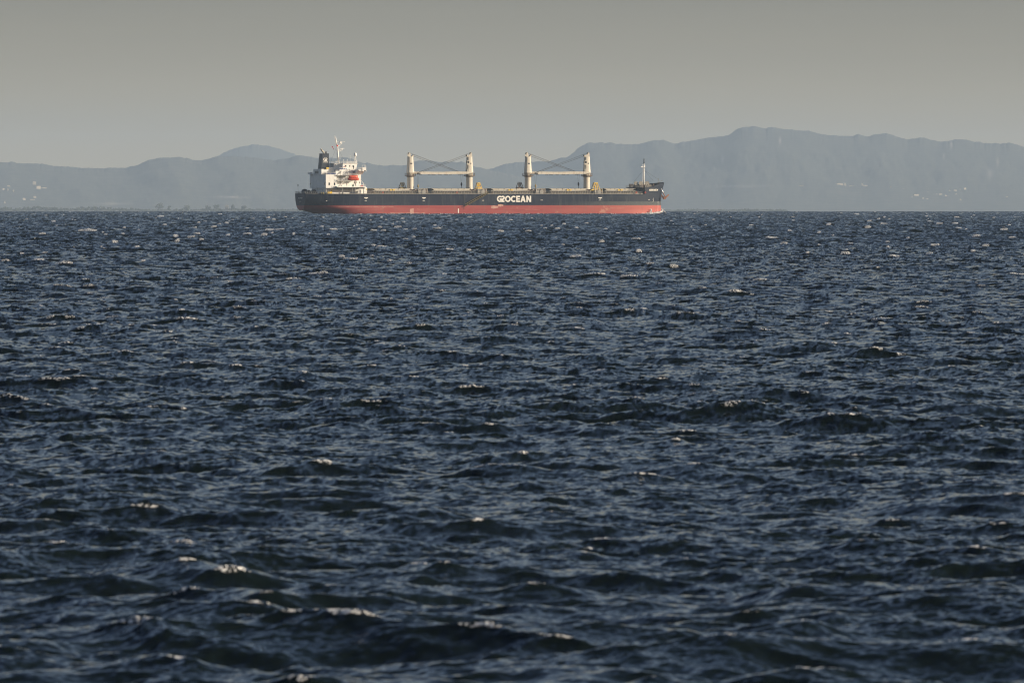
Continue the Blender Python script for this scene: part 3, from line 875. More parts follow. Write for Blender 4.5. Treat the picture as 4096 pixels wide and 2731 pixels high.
# satellite dome on its lattice, whip antennas
sd = empty('satellite_dome', ship)
xs_, zs = ZX(1138, 440, -5)
q = MB(); q.lathe(xs_, -5, [(.45, zs - .55), (.78, zs - .35), (.82, zs + .3), (.75, zs + .75), (.5, zs + 1.1), (.12, zs + 1.3)], 18); q.build('radome', 'white', sd)
q = MB()
for dx, dy in ((-.5, -.5), (.5, -.5), (.5, .5), (-.5, .5)): q.tube((xs_ + dx, -5 + dy, zW1), (xs_ + dx * .35, -5 + dy * .35, zs - .5), .07, n=5)
for k in range(4): 
    z = zW1 + .8 + k * .85; w = .5 - k * .08
    q.path([(xs_ - w, -5 - w, z), (xs_ + w, -5 - w, z + .3), (xs_ + w, -5 + w, z), (xs_ - w, -5 + w, z + .3), (xs_ - w, -5 - w, z)], .04, 4)
q.build('lattice', 'white', sd)
for xz, yt_, r_ in ((1049, 452, .04), (996, 520, .06), (935, 520, .06), (871, 500, .05)):
    x, z = ZX(xz, yt_, -5); q = MB(); q.tube((x, -5, zW1), (x, -5, z), r_, n=5); q.ball((x, -5, z), r_ * 3.5, n=6, m=4); q.build('antenna', 'white', ship)
# stern: flagpole with furled flag, winches
fp = empty('flagpole', ship)
q = MB(); xa_, za_ = ZX(148, 1045, 0); xb__, zb_ = ZX(132, 945, 0); q.tube((xa_, 0, ZD), (xb__, 0, zb_), .05, n=5); q.build('pole', 'grey', fp)
q = MB(); q._add([(xb__, 0, zb_), (xb__ + .5, .15, zb_ - .1), (xb__ + .55, .1, zb_ - .7), (xb__ + .1, -.1, zb_ - 1.3)], [(0, 1, 2, 3)]); q.build('flag', 'dark', fp)
for xw_, yw_, rr in ((4.0, 5.2, 1.35), (6.0, -4.5, 1.1), (4.5, 0, .8)):
    w = empty('mooring_winch', ship)
    q = MB(); q.tube((xw_, yw_ - 1.2, ZD + 1.2), (xw_, yw_ + 1.2, ZD + 1.2), rr, n=18)
    q.build('drum', 'dark', w)
    q = MB(); q.box(xw_ - .8, xw_ + .8, yw_ - 1.6, yw_ - 1.21, ZD, ZD + 1.6); q.box(xw_ - .8, xw_ + .8, yw_ + 1.21, yw_ + 1.6, ZD, ZD + 1.6)
    q.build_each('winch_frame', 'darkbrown', w)
q = MB()
random.seed(3)
for k in range(26):
    x = random.uniform(.6, 9); y = random.uniform(-sect(x, 1)[1] + 1, sect(x, 1)[1] - 1)
    q.tube((x, y, ZD), (x, y, ZD + random.uniform(.5, 1.0)), random.uniform(.15, .35), n=8)
q.build_each('bollard', 'dark', ship)
q = MB()
for x, y in ((7.5, -12.2), (8.4, -12.6), (10.5, -13.2)): q.box(x, x + .7, y, y + .6, ZD, ZD + .7)
q.build_each('rope_box', 'olive', ship)

# ---- foremast and forecastle gear
fm = empty('foremast', ship)
xf, zf = P(1438 / 5.226 + 2300, 785 / 5.226 + 580, 0)
zz = lambda y: lz(y / 5.226 + 580, xf)
q = MB(); q.tube((xf, 0, 14.2), (xf + .1, 0, zz(395)), .38, .24, n=12)
q.tube((xf - .75, 0, 14.2), (xf - .45, 0, zz(470)), .07, n=5)
for k in range(24): q.tube((xf - .72 + k * .012, 0, 14.4 + k * .38), (xf - .3, 0, 14.4 + k * .38), .04, n=4)
q.build('mast_pole', 'white', fm)
q = MB(); q.tube((xf + .1, 0, zz(395)), (xf + .1, 0, zz(290)), .27, .22, n=10); q.tube((xf + .1, 0, zz(290)), (xf + .1, 0, zz(272)), .06, n=5); q.build('mast_top', 'black', fm)
q = MB(); q.box(xf - 1.6, xf + .7, -.6, .6, zz(470), zz(462)); q.box(xf - 1.7, xf - 1.0, -.3, .3, zz(462), zz(452)); q.tube((xf - .7, 0, zz(462)), (xf - .7, 0, zz(420)), .09, n=6); q.tube((xf + .6, 0, zz(462)), (xf + .6, 0, zz(420)), .07, n=6)
q.ball((xf - .7, 0, zz(418)), .2)
q.build('light_platform', 'white', fm)
q = MB()
for a, b, yy in ((1195, 815, 3), (1740, 725, 2), (1640, 760, -2)):
    x2, z2 = P(a / 5.226 + 2300, b / 5.226 + 580, yy); q.tube((xf, 0, zz(520)), (x2, yy, z2), .04, n=4)
q.build_each('stay_wire', 'cable', fm)
for xz, yz, rr, y in ((1283, 805, 1.05, -3), (1385, 802, 1.15, -4), (1515, 805, 1.15, -3.5)):
    x, z = P(xz / 5.226 + 2300, yz / 5.226 + 580, y)
    w = empty('windlass', ship)
    q = MB(); q.tube((x - .45, y - .8, z), (x + .1, y + 1.2, z), rr * .75, n=20)
    q.tube((x - .5, y - 1.0, z), (x - .45, y - .8, z), rr, n=22); q.tube((x + .1, y + 1.2, z), (x + .15, y + 1.4, z), rr, n=22); q.build('drum', 'hatch', w)
    q = MB(); q.box(x - 1.0, x + 1.1, y - .7, y + 1.5, 14.2, z - .5); q.build_each('winch_frame', 'darkbrown', w)
q = MB(); random.seed(5)
for k in range(34):
    x = random.uniform(XF0, L_TIP - 7); bb = sect(x, 1)[1] - 1.5
    y = random.uniform(-bb, bb); q.box(x, x + random.uniform(.2, .8), y, y + .5, deck_z(x) - .1, deck_z(x) + random.uniform(.5, 1.5))
q.build_each('bollard', 'darkbrown', ship)
q = MB()
x, z = P(2367, 0, 0)
for k in range(3):
    x, z1 = P((1145 + k * 25) / 5.226 + 2300, 815 / 5.226 + 580, 5); q.box(x - .4, x + .4, 4.6, 5.4, 14.2, z1 + .0)
q.build_each('vent', 'dark', ship)
q = MB()
x1, z1 = P(1725 / 5.226 + 2300, 855 / 5.226 + 580, -1); x2, z2 = P(1745 / 5.226 + 2300, 697 / 5.226 + 580, -1); x3, z3 = P(1832 / 5.226 + 2300, 740 / 5.226 + 580, -1)
xk, zk = P(1735 / 5.226 + 2300, 790 / 5.226 + 580, -1)
q.tube((x1, -1, z1 - .6), (x2, -1, z2), .06, n=5); q.tube((xk, -1, zk), (x3, -1, z3), .06, n=5); q.build_each('jackstaff', 'olive', ship)

# ---- accommodation ladder stowed slanting on the hull side, pilot ladder
q = MB(); y = -16.55
xa_, za_ = P(1930 / 4.704 + 1450, 1150 / 4.704 + 580, y); xb__, zb_ = P(245 / 4.704 + 1900, 905 / 4.704 + 580, y)
for dz, dy, rr in ((0, 0, .13), (0, -.7, .13), (1.0, -.7, .06), (1.0, 0, .06)):
    q.tube((xa_, y + dy, za_ + dz), (xb__, y + dy, zb_ + dz), rr, n=5)
n = 34
for k in range(n + 1):
    t = k / n; x = xa_ + (xb__ - xa_) * t; z = za_ + (zb_ - za_) * t
    q.tube((x, y, z), (x, y - .7, z), .07, n=4)
    if k % 3 == 0: q.tube((x, y - .7, z), (x - .1, y - .7, z + 1.0), .05, n=4)
q.build('accommodation_ladder', 'olive', ship)
q = MB()
x, z0 = P(1915 / 4.704 + 1450, 1205 / 4.704 + 580, -16.4); 
for dx in (-.22, .22): q.tube((x + dx, -16.3, z0), (x + dx, -16.3, ZD), .035, n=4)
k = z0
while k < ZD: q.tube((x - .25, -16.3, k), (x + .25, -16.3, k), .045, n=4); k += .4
q.build('pilot_ladder', 'cable', ship)
# vertical pipes / weld ridges on the hull
q = MB()
for px in (624 / 4.704 + 1450, 1503 / 4.704 + 1450, 868 / 4.704 + 1900, 2150 / 4.704 + 1900):
    x = lx(px, -16.1); q.box(x - .1, x + .1, -16.16, -16.05, 5.0, 9.8)
q.build_each('fender_bar', 'funnel', hull)

# ------------------------------------------------------------------ things standing on the ship
def on_ship(name, x, y, z, rz=0.0):
    o = empty(name); o.matrix_world = SHIP_M @ Matrix.Translation((x, y, z)) @ Matrix.Rotation(rz, 4, 'Z'); return o
lb = on_ship('lifeboat', (xL0 + xL1) / 2, -14.2, zL0 + .05)
tag(lb, 'orange enclosed lifeboat hanging beside the white superstructure of the ship', 'lifeboat')
hl = (xL1 - xL0) / 2
def boatshell(mb, prof, hl, n=14):
    vs = []; st_ = 18
    for i in range(st_ + 1):
        u = -1 + 2 * i / st_; k = max(.06, (1 - abs(u) ** 2.8)) ** .5
        for (w, z, e) in prof: vs.append((u * hl * (1 - .04 * e), w * k, z + .25 * abs(u) ** 3 * (1 - e)))
        for (w, z, e) in reversed(prof): vs.append((u * hl * (1 - .04 * e), -w * k, z + .25 * abs(u) ** 3 * (1 - e)))
    m_ = 2 * len(prof)
    fs = [(i * m_ + j, i * m_ + (j + 1) % m_, (i + 1) * m_ + (j + 1) % m_, (i + 1) * m_ + j) for i in range(st_) for j in range(m_)]
    fs += [tuple(range(m_ - 1, -1, -1)), tuple(st_ * m_ + j for j in range(m_))]
    mb._add(vs, fs, True)
HL = zL1 - zL0
q = MB(); boatshell(q, [(.1, 0, 0), (.8, .3, 0), (1.2, .75, 0), (1.3, 1.25, 0)], hl); q.build('hull', 'orange', lb)
q = MB(); boatshell(q, [(1.24, 1.26, 1), (1.15, 2.0, 1), (.8, HL * .9, 1), (.3, HL - .1, 1)], hl * .88); q.build('canopy', 'orange', lb)
q = MB(); q.box(-hl * .93, hl * .93, -1.36, -1.29, 1.15, 1.32); q.build('rubbing_strip', 'red', lb)
q = MB()
for x in (-1.6, -.5, .6, 1.7): q.box(x, x + .35, -1.2, -1.12, 1.6, 1.85)
q.build_each('porthole', 'glass', lb)

def grab(px, y, zbase, mat, label, sz=1.0, open_=False):
    x = lx(px, y)
    gb = on_ship('grab_bucket', x, y, zbase, .1)
    tag(gb, label, 'grab', 'cargo grabs standing on the ship deck')
    q = MB(); Ht = 3.1 * sz; z1 = .9 * sz; b = 1.75 * sz; a = .65 * sz
    for sx_ in (-1, 1):
        for sy_ in (-1, 1):
            q.tube((sx_ * b, sy_ * 1.1, z1), (sx_ * a, sy_ * .7, z1 + Ht), .17, n=6)
            q.tube((sx_ * b * .15, sy_ * 1.0, z1), (sx_ * a * .9, sy_ * .7, z1 + Ht * .95), .11, n=6)
    q.box(-a - .15, a + .15, -.85, .85, z1 + Ht, z1 + Ht + .3)
    q.build('arm', mat, gb)
    q = MB(); q.box(-.35, .35, -.5, .5, z1 + Ht * .42, z1 + Ht * .62); q.tube((0, 0, z1 + Ht * .6), (0, 0, z1 + Ht), .07, n=5)
    q.tube((0, -.55, z1 + .6), (0, .55, z1 + .6), .35, n=10)
    q.build('sheave_block', mat, gb)
    for s in (-1, 1):
        q = MB()
        w = 3.1 * sz if open_ else 2.0 * sz
        pts = [(s * .04, z1 + .7), (s * w * .55, z1 + .55), (s * w, z1 - .15), (s * w * .75, z1 - .65), (s * .04, 0)]
        if s > 0: pts = pts[::-1]
        q.prism(pts, -1.5, 1.5)
        q.build('shell', mat, gb)
    return gb
grab(1609.5, 2.0, 12.6, 'olive', 'olive drab cargo grab beside the aftmost deck crane, nearest the superstructure')
grab(1913.5, -5.5, 12.35, 'yellow', 'yellow cargo grab between the second crane and the white hull lettering')
grab(2078.5, 2.0, 12.65, 'brown', 'dark brown rusty cargo grab left of the third crane')
grab(2381.5, -6.5, 11.5, 'yellow', 'largest bright yellow cargo grab right of the foremost crane', 1.25, True)

# ------------------------------------------------------------------ sea
def value_noise(x, y, seed):
    r = np.random.RandomState(seed); T = r.rand(256, 256).astype('f')
    xi = np.floor(x).astype(int); yi = np.floor(y).astype(int); fx = x - xi; fy_ = y - yi
    fx = fx * fx * (3 - 2 * fx); fy_ = fy_ * fy_ * (3 - 2 * fy_)
    a = T[xi & 255, yi & 255]; b = T[(xi + 1) & 255, yi & 255]; c = T[xi & 255, (yi + 1) & 255]; d = T[(xi + 1) & 255, (yi + 1) & 255]
    return (a * (1 - fx) + b * fx) * (1 - fy_) + (c * (1 - fx) + d * fx) * fy_
def fbm(x, y, seed, oct=4, g=.5):
    s = 0; a = 1; t = 0
    for k in range(oct):
        s = s + a * (value_noise(x * 2 ** k, y * 2 ** k, seed + k) - .5); t += a; a *= g
    return s / t

LP = 10.5; HS = 0.62; WIND = math.radians(-100)     # waves run towards the viewer, a little to the left
CH = 0.95; SC0 = 1.0
def tile(L, N, lmin, lmax, seed, spread=1.0):
    r = np.random.RandomState(seed)
    k1 = 2 * np.pi * np.fft.fftfreq(N, L / N)
    kx, ky = np.meshgrid(k1, k1, indexing='ij'); k = np.hypot(kx, ky); k[0, 0] = 1e9
    kp = 2 * np.pi / LP
    S = k ** -3.85 * np.exp(-1.25 * (kp / k) ** 2) * (1 + 2.0 * np.exp(-((np.sqrt(k / kp) - 1) ** 2) / .02))
    c = np.cos(np.arctan2(ky, kx) - WIND)
    n_ = np.clip(2.6 / np.sqrt(k / kp), .7, 2.6)
    Dr = np.where(c > 0, np.abs(c) ** (2 * n_), 0) + .10
    m = (k > 2 * np.pi / lmax) & (k <= 2 * np.pi / lmin)
    A = np.sqrt(S * Dr) * m * (2 * np.pi / L)
    h = A * (r.randn(N, N) + 1j * r.randn(N, N))
    h = h.astype('complex64')
    inv = lambda q: (np.fft.ifft2(q).real * N * N).astype('f')
    if lmax > 20:      # crests of the longer waves alone, for the far white caps
        g_ = h * (k < 2 * np.pi / 2.6)
        tile.long = (1 + CH * inv(-kx * kx / k * g_) * SC0, 1 + CH * inv(-ky * ky / k * g_) * SC0, inv(-kx * ky / k * g_) * CH * SC0, inv(h))
    return dict(L=L, N=N, h=inv(h), hx=inv(1j * kx * h), hy=inv(1j * ky * h),
                dx=inv(1j * kx / k * h), dy=inv(1j * ky / k * h),
                dxx=inv(-kx * kx / k * h), dyy=inv(-ky * ky / k * h), dxy=inv(-kx * ky / k * h))
TA = tile(307.0, 2048, .9, 90, 11)
TB = tile(29.0, 1024, .09, .9, 23)
sc = HS / (4 * TA['h'].std())
for T in (TA, TB):
    for k in T:
        if k not in ('L', 'N'):
            T[k] *= sc * (CH if k[0] == 'd' else 1)
for k in TB:
    if k not in ('L', 'N'): TB[k] *= .62
Jt = (1 + TA['dxx']) * (1 + TA['dyy']) - TA['dxy'] ** 2
# blur J for crests that break: percentile threshold
JT = float(np.percentile(Jt, 0.55)); JS = float(Jt.std())
TA['J'] = Jt
a_, b_, c__, h_ = tile.long
JL = (1 + (a_ - 1) * sc) * (1 + (b_ - 1) * sc) - (c__ * sc) ** 2 - .10 * (h_ * sc) / HS * 4 * 0.25
JLT = float(np.percentile(JL, 0.35)); JLS = float(JL.std()); TA['JL'] = JL.astype('f')
print('J', JT, JS, JLT, JLS)

# polar-like grid seen from the camera's foot
dist = [12.0, 30, 50, 70, 90, 110, 125, 138]
d_ = 148.0
while d_ < 11500:
    dist.append(d_); d_ += 0.095 * (d_ / 150.0) ** 1.17
while d_ < 66000:
    dist.append(d_); d_ *= 1.035
dist = np.array(dist)
A_IN = math.radians(2.8)
inner = np.tan(np.linspace(-A_IN, A_IN, 1000))
side_u = 95.0 * (np.linspace(0, 1, 300)[1:]) ** 1.5            # metres beside the view, still fine enough to look at
far_k = np.array([.02 * 1.35 ** k for k in range(30) if .02 * 1.35 ** k < .40])
tan = np.concatenate([-(far_k[::-1] + math.tan(A_IN)), np.full(299, -math.tan(A_IN)), inner, np.full(299, math.tan(A_IN)), far_k + math.tan(A_IN)])
add = np.concatenate([np.full(len(far_k), -95.0), -side_u[::-1], np.zeros(1000), side_u, np.full(len(far_k), 95.0)])
NR, NC = len(dist), len(tan)
print('sea grid', NR, NC)
Yg = np.repeat(dist[:, None], NC, 1)
Xg = Yg * tan[None, :] + add[None, :]
# break up the regular rows a little
jr = np.random.RandomState(5)
def sample(T, keys, X, Y):
    u = X / T['L'] * T['N']; v = Y / T['L'] * T['N']
    ui = np.floor(u); vi = np.floor(v); fu = (u - ui).astype('f'); fv = (v - vi).astype('f')
    ui = ui.astype(np.int64) % T['N']; vi = vi.astype(np.int64) % T['N']
    uj = (ui + 1) % T['N']; vj = (vi + 1) % T['N']
    out = []
    for k in keys:
        a = T[k]; out.append(a[ui, vi] * (1 - fu) * (1 - fv) + a[uj, vi] * fu * (1 - fv) + a[ui, vj] * (1 - fu) * fv + a[uj, vj] * fu * fv)
    return out
co = np.empty((NR, NC, 3), 'f'); nor = np.empty((NR, NC, 3), 'f'); foam = np.empty((NR, NC), 'f')
stepd = np.gradient(dist)
CHUNK = 300
r1 = math.radians(17); cr_, sr_ = math.cos(r1), math.sin(r1)
bowx, bowy = (SHIP_M @ Vector((L_TIP - 3, 0, 0))).xy
for i in range(0, NR, CHUNK):
    X = Xg[i:i + CHUNK]; Y = Yg[i:i + CHUNK]
    keys = ('h', 'hx', 'hy', 'dx', 'dy', 'dxx', 'dyy', 'dxy')
    a = sample(TA, keys + ('J', 'JL'), X, Y); J1 = a.pop(); J0 = a.pop()
    # slow gustiness: groups of higher and lower waves
    gust = .86 + .50 * (fbm(X / 26., Y / 60., 31, 3) + .28)
    a = [q_ * gust.astype('f') for q_ in a]
    b = sample(TB, keys, X * cr_ + Y * sr_ + 3.1, -X * sr_ + Y * cr_ + 7.7)
    # rotate tile B vectors back
    bdx, bdy = b[3] * cr_ - b[4] * sr_, b[3] * sr_ + b[4] * cr_
    bhx, bhy = b[1] * cr_ - b[2] * sr_, b[1] * sr_ + b[2] * cr_
    gb_ = (.55 + 1.1 * (fbm(X / 5., Y / 9., 77, 3) + .4)) * (1 + 1.3 * fbm(X / 45., Y / 110., 78, 3))
    bhx *= gb_; bhy *= gb_
    hx = a[1] + bhx; hy = a[2] + bhy
    hh_ = a[0] + b[0] * gb_
    DX, DY = a[3] + bdx, a[4] + bdy
    wl = np.clip((3000 - Y) / 2500, .15, 1)
    # bow wave of the ship
    bump = 1.1 * np.exp(-((X - bowx - 5) / 5.0) ** 2 - ((Y - bowy + 4) / 16.) ** 2)
    co[i:i + CHUNK, :, 0] = X + DX; co[i:i + CHUNK, :, 1] = Y + DY * np.clip(3 * stepd[i:i + CHUNK, None] ** -.3, .2, 1)
    co[i:i + CHUNK, :, 2] = hh_ + bump + curve(X ** 2 + Y ** 2)
    xx, yy_, xy = 1 + a[5], 1 + a[6], a[7]
    nx = -hx * yy_ + hy * xy; ny = -hy * xx + hx * xy; nz = np.maximum(xx * yy_ - xy * xy, .25)
    sx_ = nx / nz; sy_ = ny / nz           # sy_<0 faces the viewer
    w = np.clip((Y - 350) / 1600, 0, 1); w = w * w * (3 - 2 * w)
    vis = -.5 * (-sy_ * 1.1 + np.sqrt(sy_ ** 2 + .13))
    sy_ = sy_ * (1 - w) + vis * w
    ln = np.sqrt(sx_ ** 2 + sy_ ** 2 + 1)
    nor[i:i + CHUNK, :, 0] = sx_ / ln; nor[i:i + CHUNK, :, 1] = sy_ / ln; nor[i:i + CHUNK, :, 2] = 1 / ln
    pt_ = fbm(X / 90., Y / 160., 55, 3)
    near = np.clip((JT + (.05 + .45 * pt_ ) * JS - J0 + (gust - 1.0) * .35 * JS) / (.40 * JS), 0, 1)
    far = np.clip((JLT + (.6 * pt_ + 1.5 * fbm(X / 14., Y / 40., 91, 2) - .36 - .42 * np.clip((Y - 1500) / 4500, 0, 1)) * JLS - J1) / (.16 * JLS), 0, 1)
    wf = np.clip((Y - 450) / 900, 0, 1)
    fo_ = near * (1 - wf) + 1.6 * far * wf
    foam[i:i + CHUNK] = fo_; co[i:i + CHUNK, :, 2] += .08 * far * wf
me = bpy.data.meshes.new('sea')
me.vertices.add(NR * NC); me.vertices.foreach_set('co', co.reshape(-1))
idx = np.arange(NR * NC, dtype=np.int32).reshape(NR, NC)
quads = np.stack([idx[:-1, :-1], idx[:-1, 1:], idx[1:, 1:], idx[1:, :-1]], -1).reshape(-1)
nf = (NR - 1) * (NC - 1)
me.loops.add(nf * 4); me.loops.foreach_set('vertex_index', quads)
me.polygons.add(nf); me.polygons.foreach_set('loop_start', np.arange(nf, dtype=np.int32) * 4)
me.update()
me.polygons.foreach_set('use_smooth', np.ones(nf, dtype=bool))
at = me.attributes.new('wave_normal', 'FLOAT_VECTOR', 'POINT'); at.data.foreach_set('vector', nor.reshape(-1))
at = me.attributes.new('foam', 'FLOAT', 'POINT'); at.data.foreach_set('value', foam.reshape(-1))
sea = bpy.data.objects.new('sea', me); C.objects.link(sea)
tag(sea, 'choppy dark blue sea with small white caps', 'sea', kind='structure')
del co, nor, foam, Xg, Yg, idx, quads

m, nt, b, out = new_mat('sea_water')
an = nt.nodes.new('ShaderNodeAttribute'); an.attribute_name = 'wave_normal'
nt.links.new(an.outputs['Vector'], b.inputs['Normal'])
b.inputs['Base Color'].default_value = (.005, .009, .008, 1)
b.inputs['IOR'].default_value = 1.333
b.inputs['Roughness'].default_value = .07
fo = nt.nodes.new('ShaderNodeAttribute'); fo.attribute_name = 'foam'
br = noise(nt, 9.0, (1, .6, 1), 4, .8)
ff = mathn(nt, 'MULTIPLY', ramp(nt, fo.outputs['Fac'], .25, .7), mathn(nt, 'MAXIMUM', ramp(nt, br, .48, .56), mathn(nt, 'SUBTRACT', fo.outputs['Fac'], 1.0, clamp=True)))
fd = nt.nodes.new('ShaderNodeBsdfDiffuse'); fd.inputs[0].default_value = (.86, .85, .82, 1)
mx = nt.nodes.new('ShaderNodeMixShader')
nt.links.new(ff, mx.inputs[0]); nt.links.new(b.outputs[0], mx.inputs[1]); nt.links.new(fd.outputs[0], mx.inputs[2])
nt.links.new(mx.outputs[0], out.inputs[0])
me.materials.append(m)

# bow splash
m, nt, b, out = new_mat('white_spray'); b.inputs['Base Color'].default_value = (.82, .81, .78, 1); b.inputs['Roughness'].default_value = .9
br = noise(nt, 1.5, (1, 1, 1), 4, .7); nt.links.new(mixc(nt, br, (.86, .85, .82), (.62, .64, .66)), b.inputs['Base Color'])
M['spray'] = m
q = MB(); random.seed(9)
def spray(x, y, z, s): q.ball((x, y, z), s * random.uniform(.7, 1.3), s * random.uniform(.7, 1.3), s * random.uniform(.5, 1.0), 7, 5)
lw = stem_x(0)
for k in range(620):
    t = random.random() ** 1.3
    x = lw - 16 * t + random.uniform(-.3, .6); yy = -hull_y(min(x, lw - .1), .3) - random.uniform(.1, 1.6) if k % 6 == 0 else None
    if yy is None:
        yy = -16.1 * max(0, 1 - (max(0, x - (L_TIP - 40)) / (lw - L_TIP + 40)) ** 2.3) ** .72 - random.uniform(.1, 1.8)
    top = 1.5 * (1 - t) ** 1.5 + .25
    if abs(x - (lw - 9.5)) < 1.3: top += 2.4 * (1 - abs(x - (lw - 9.5)) / 1.3)
    spray(x, yy, random.random() ** 1.6 * top, random.uniform(.12, .34))
for k in range(80):
    x = lw + random.uniform(-.5, 3.4); top = 3.0 * math.exp(-((x - lw - 1.0) / 1.3) ** 2)
    spray(x, random.uniform(-1.5, 1.5), random.random() ** 1.2 * top + .3, random.uniform(.1, .28))
for c0 in [random.uniform(36, lw - 16) for _ in range(26)]:
    for k in range(random.randint(4, 14)):
        spray(c0 + random.gauss(0, 1.6), -16.1 - random.uniform(.1, 1.2), random.uniform(-.15, .35), random.uniform(.12, .3))
sp = q.build('bow_spray', 'spray'); sp.matrix_world = SHIP_M.copy()
tag(sp, 'white foam and spray thrown up where the ship bow cuts the sea', 'spray', kind='stuff')

# ------------------------------------------------------------------ hills
def world_z(py, d): return CAM_H - (py - PH) / F * d
L1 = [(-1500, 700), (-900, 668), (-500, 676), (-200, 655), (0, 649), (51, 648), (82, 654), (173, 656), (214, 665), (281, 666), (316, 673), (423, 673), (500, 672), (551, 659.5), (587, 644), (638, 631), (714, 628), (750, 634), (786, 643), (806, 641), (867, 627), (944, 624), (1030, 632), (1100, 641), (1150, 634), (1187, 619), (1206, 624), (1236, 626), (1263, 632), (1378, 631), (1403, 635), (1435, 646), (1456, 655), (1468, 651), (1478, 652), (1499, 658), (1514, 662), (1535, 661), (1582, 662), (1626, 661), (1663, 646), (1684, 643), (1722, 644), (1748, 648), (1811, 647), (1854, 648), (1896, 665), (1918, 670), (1950, 678), (2050, 700), (2200, 740), (2400, 790), (2600, 830)]
L2 = [(300, 840), (600, 740), (800, 660), (867, 627), (898, 608), (944, 592), (1015, 576), (1071, 583), (1122, 596), (1168, 613), (1220, 634), (1300, 670), (1500, 760), (1700, 840)]
L3 = [(1500, 830), (1700, 760), (1850, 690), (1921, 672), (1942, 676), (1964, 676), (1985, 669), (2002, 661), (2049, 651), (2091, 647), (2155, 647), (2198, 644), (2232, 635), (2270, 628), (2293, 612), (2316, 590), (2338, 578), (2365, 570), (2438, 572), (2508, 579), (2558, 575), (2595, 566), (2650, 561), (2705, 575), (2773, 561), (2841, 549.5), (2896, 546), (2920, 537), (2945, 518), (2976, 508), (3019, 505), (3056, 514), (3080, 509.5), (3173, 520), (3240, 525), (3302, 540), (3357, 543), (3406, 544.5), (3431, 537), (3468, 548), (3498, 540), (3548, 533.5), (3609, 554), (3634, 558), (3689, 549.5), (3757, 568), (3849, 557), (3929, 572), (4003, 575), (4046, 572), (4096, 589), (4300, 600), (4600, 570), (5000, 610), (5600, 700)]
m, nt, b, out = new_mat('wooded_hillside')
f1 = noise(nt, .012, (1, 1, 1), 6, .65); f2 = noise(nt, .0016, (1, 1, 1), 4, .6)
cc = mixc(nt, ramp(nt, f1, .35, .65), (.030, .036, .026), (.065, .068, .048))
cc = mixc(nt, mathn(nt, 'MULTIPLY', ramp(nt, f2, .55, .75), .5), cc, (.12, .10, .07))
ba = nt.nodes.new('ShaderNodeAttribute'); ba.attribute_name = 'bare'
cc = mixc(nt, ba.outputs['Fac'], cc, (.48, .42, .34))
nt.links.new(cc, b.inputs['Base Color']); b.inputs['Roughness'].default_value = .95
M['hill'] = m
HILL = {}
def hill(name, ctrl, df, dr, seed, bare=(), label=''):
    pxs = np.arange(ctrl[0][0], ctrl[-1][0], 3.0)
    cx = np.array([p[0] for p in ctrl]); cy = np.array([p[1] for p in ctrl])
    ridge = np.interp(pxs, cx, cy)
    kk = np.ones(5) / 5; rp = np.pad(ridge, 2, 'edge'); ridge = np.convolve(rp, kk, 'valid')
    ridge = ridge - 3.4 * fbm(pxs / 22., pxs * 0 + seed, seed, 4, .7) * 2 - 3.2 * fbm(pxs / 8., pxs * 0 + seed, seed + 9, 2) 
    T_ = np.concatenate([np.linspace(0, 1, 64), np.linspace(1.05, 1.6, 8)])
    co = []; 
    P2, T2 = np.meshgrid(pxs, T_)
    D = df + (dr - df) * T2
    D = D + 300 * fbm(P2 / 250., T2 * 2, seed + 3, 3) * (T2 < 1.0)* np.sin(np.pi*np.clip(T2,0,1))
    k2 = np.hanning(61); k2 /= k2.sum(); rs = np.convolve(np.pad(ridge, 30, 'edge'), k2, 'valid')
    zr = world_z(ridge, dr)[None, :]; zs = world_z(rs + 3, dr)[None, :]; wt = np.clip((T2 - .86) / .14, 0, 1); zr = zs * (1 - wt) + zr * wt; zb = curve(df ** 2) - 25
    prof = np.where(T2 <= 1, T2 ** .9, np.clip(1 - ((T2 - 1) / .6) ** 1.2, 0, 1))
    spur = fbm(P2 / 130. + T2 * .9, T2 * 3.5, seed + 5, 5, .5)
    prof = prof * (1 + spur * .16 * np.sin(np.pi * np.clip(T2, 0, 1)))
    Z = zb + (zr - zb) * prof + (5 * fbm(P2 / 45., T2 * 12, seed + 6, 2))* (np.abs(T2-1)>.02)
    # never above the line of sight to the ridge
    lim = world_z(ridge[None, :] + 3 * (1 - T2), D)
    Z = np.where(T2 < 1, np.minimum(Z, lim - .5), Z)
    X = (P2 - CX) / F * D
    nr, nc = P2.shape
    me = bpy.data.meshes.new(name); v = np.stack([X, D, Z], -1).astype('f').reshape(-1)
    me.vertices.add(nr * nc); me.vertices.foreach_set('co', v)
    idx = np.arange(nr * nc, dtype=np.int32).reshape(nr, nc)
    qd = np.stack([idx[:-1, :-1], idx[:-1, 1:], idx[1:, 1:], idx[1:, :-1]], -1).reshape(-1); nf = (nr - 1) * (nc - 1)
    me.loops.add(nf * 4); me.loops.foreach_set('vertex_index', qd)
    me.polygons.add(nf); me.polygons.foreach_set('loop_start', np.arange(nf, dtype=np.int32) * 4); me.update()
    me.polygons.foreach_set('use_smooth', np.ones(nf, bool))
    PY = PH + F * (CAM_H - Z) / D
    bm_ = np.zeros_like(P2)
    for (bx, by, w, hgt, s) in bare:
        bm_ = np.maximum(bm_, s * np.exp(-((P2 - bx) / w) ** 2 - ((PY - by) / hgt) ** 2))
    a = me.attributes.new('bare', 'FLOAT', 'POINT'); a.data.foreach_set('value', bm_.astype('f').reshape(-1))
    me.materials.append(M['hill'])
    o = bpy.data.objects.new(name, me); C.objects.link(o); tag(o, label, 'hills', kind='structure')
    HILL[name] = (pxs, PY, D, Z, nr)
    return o
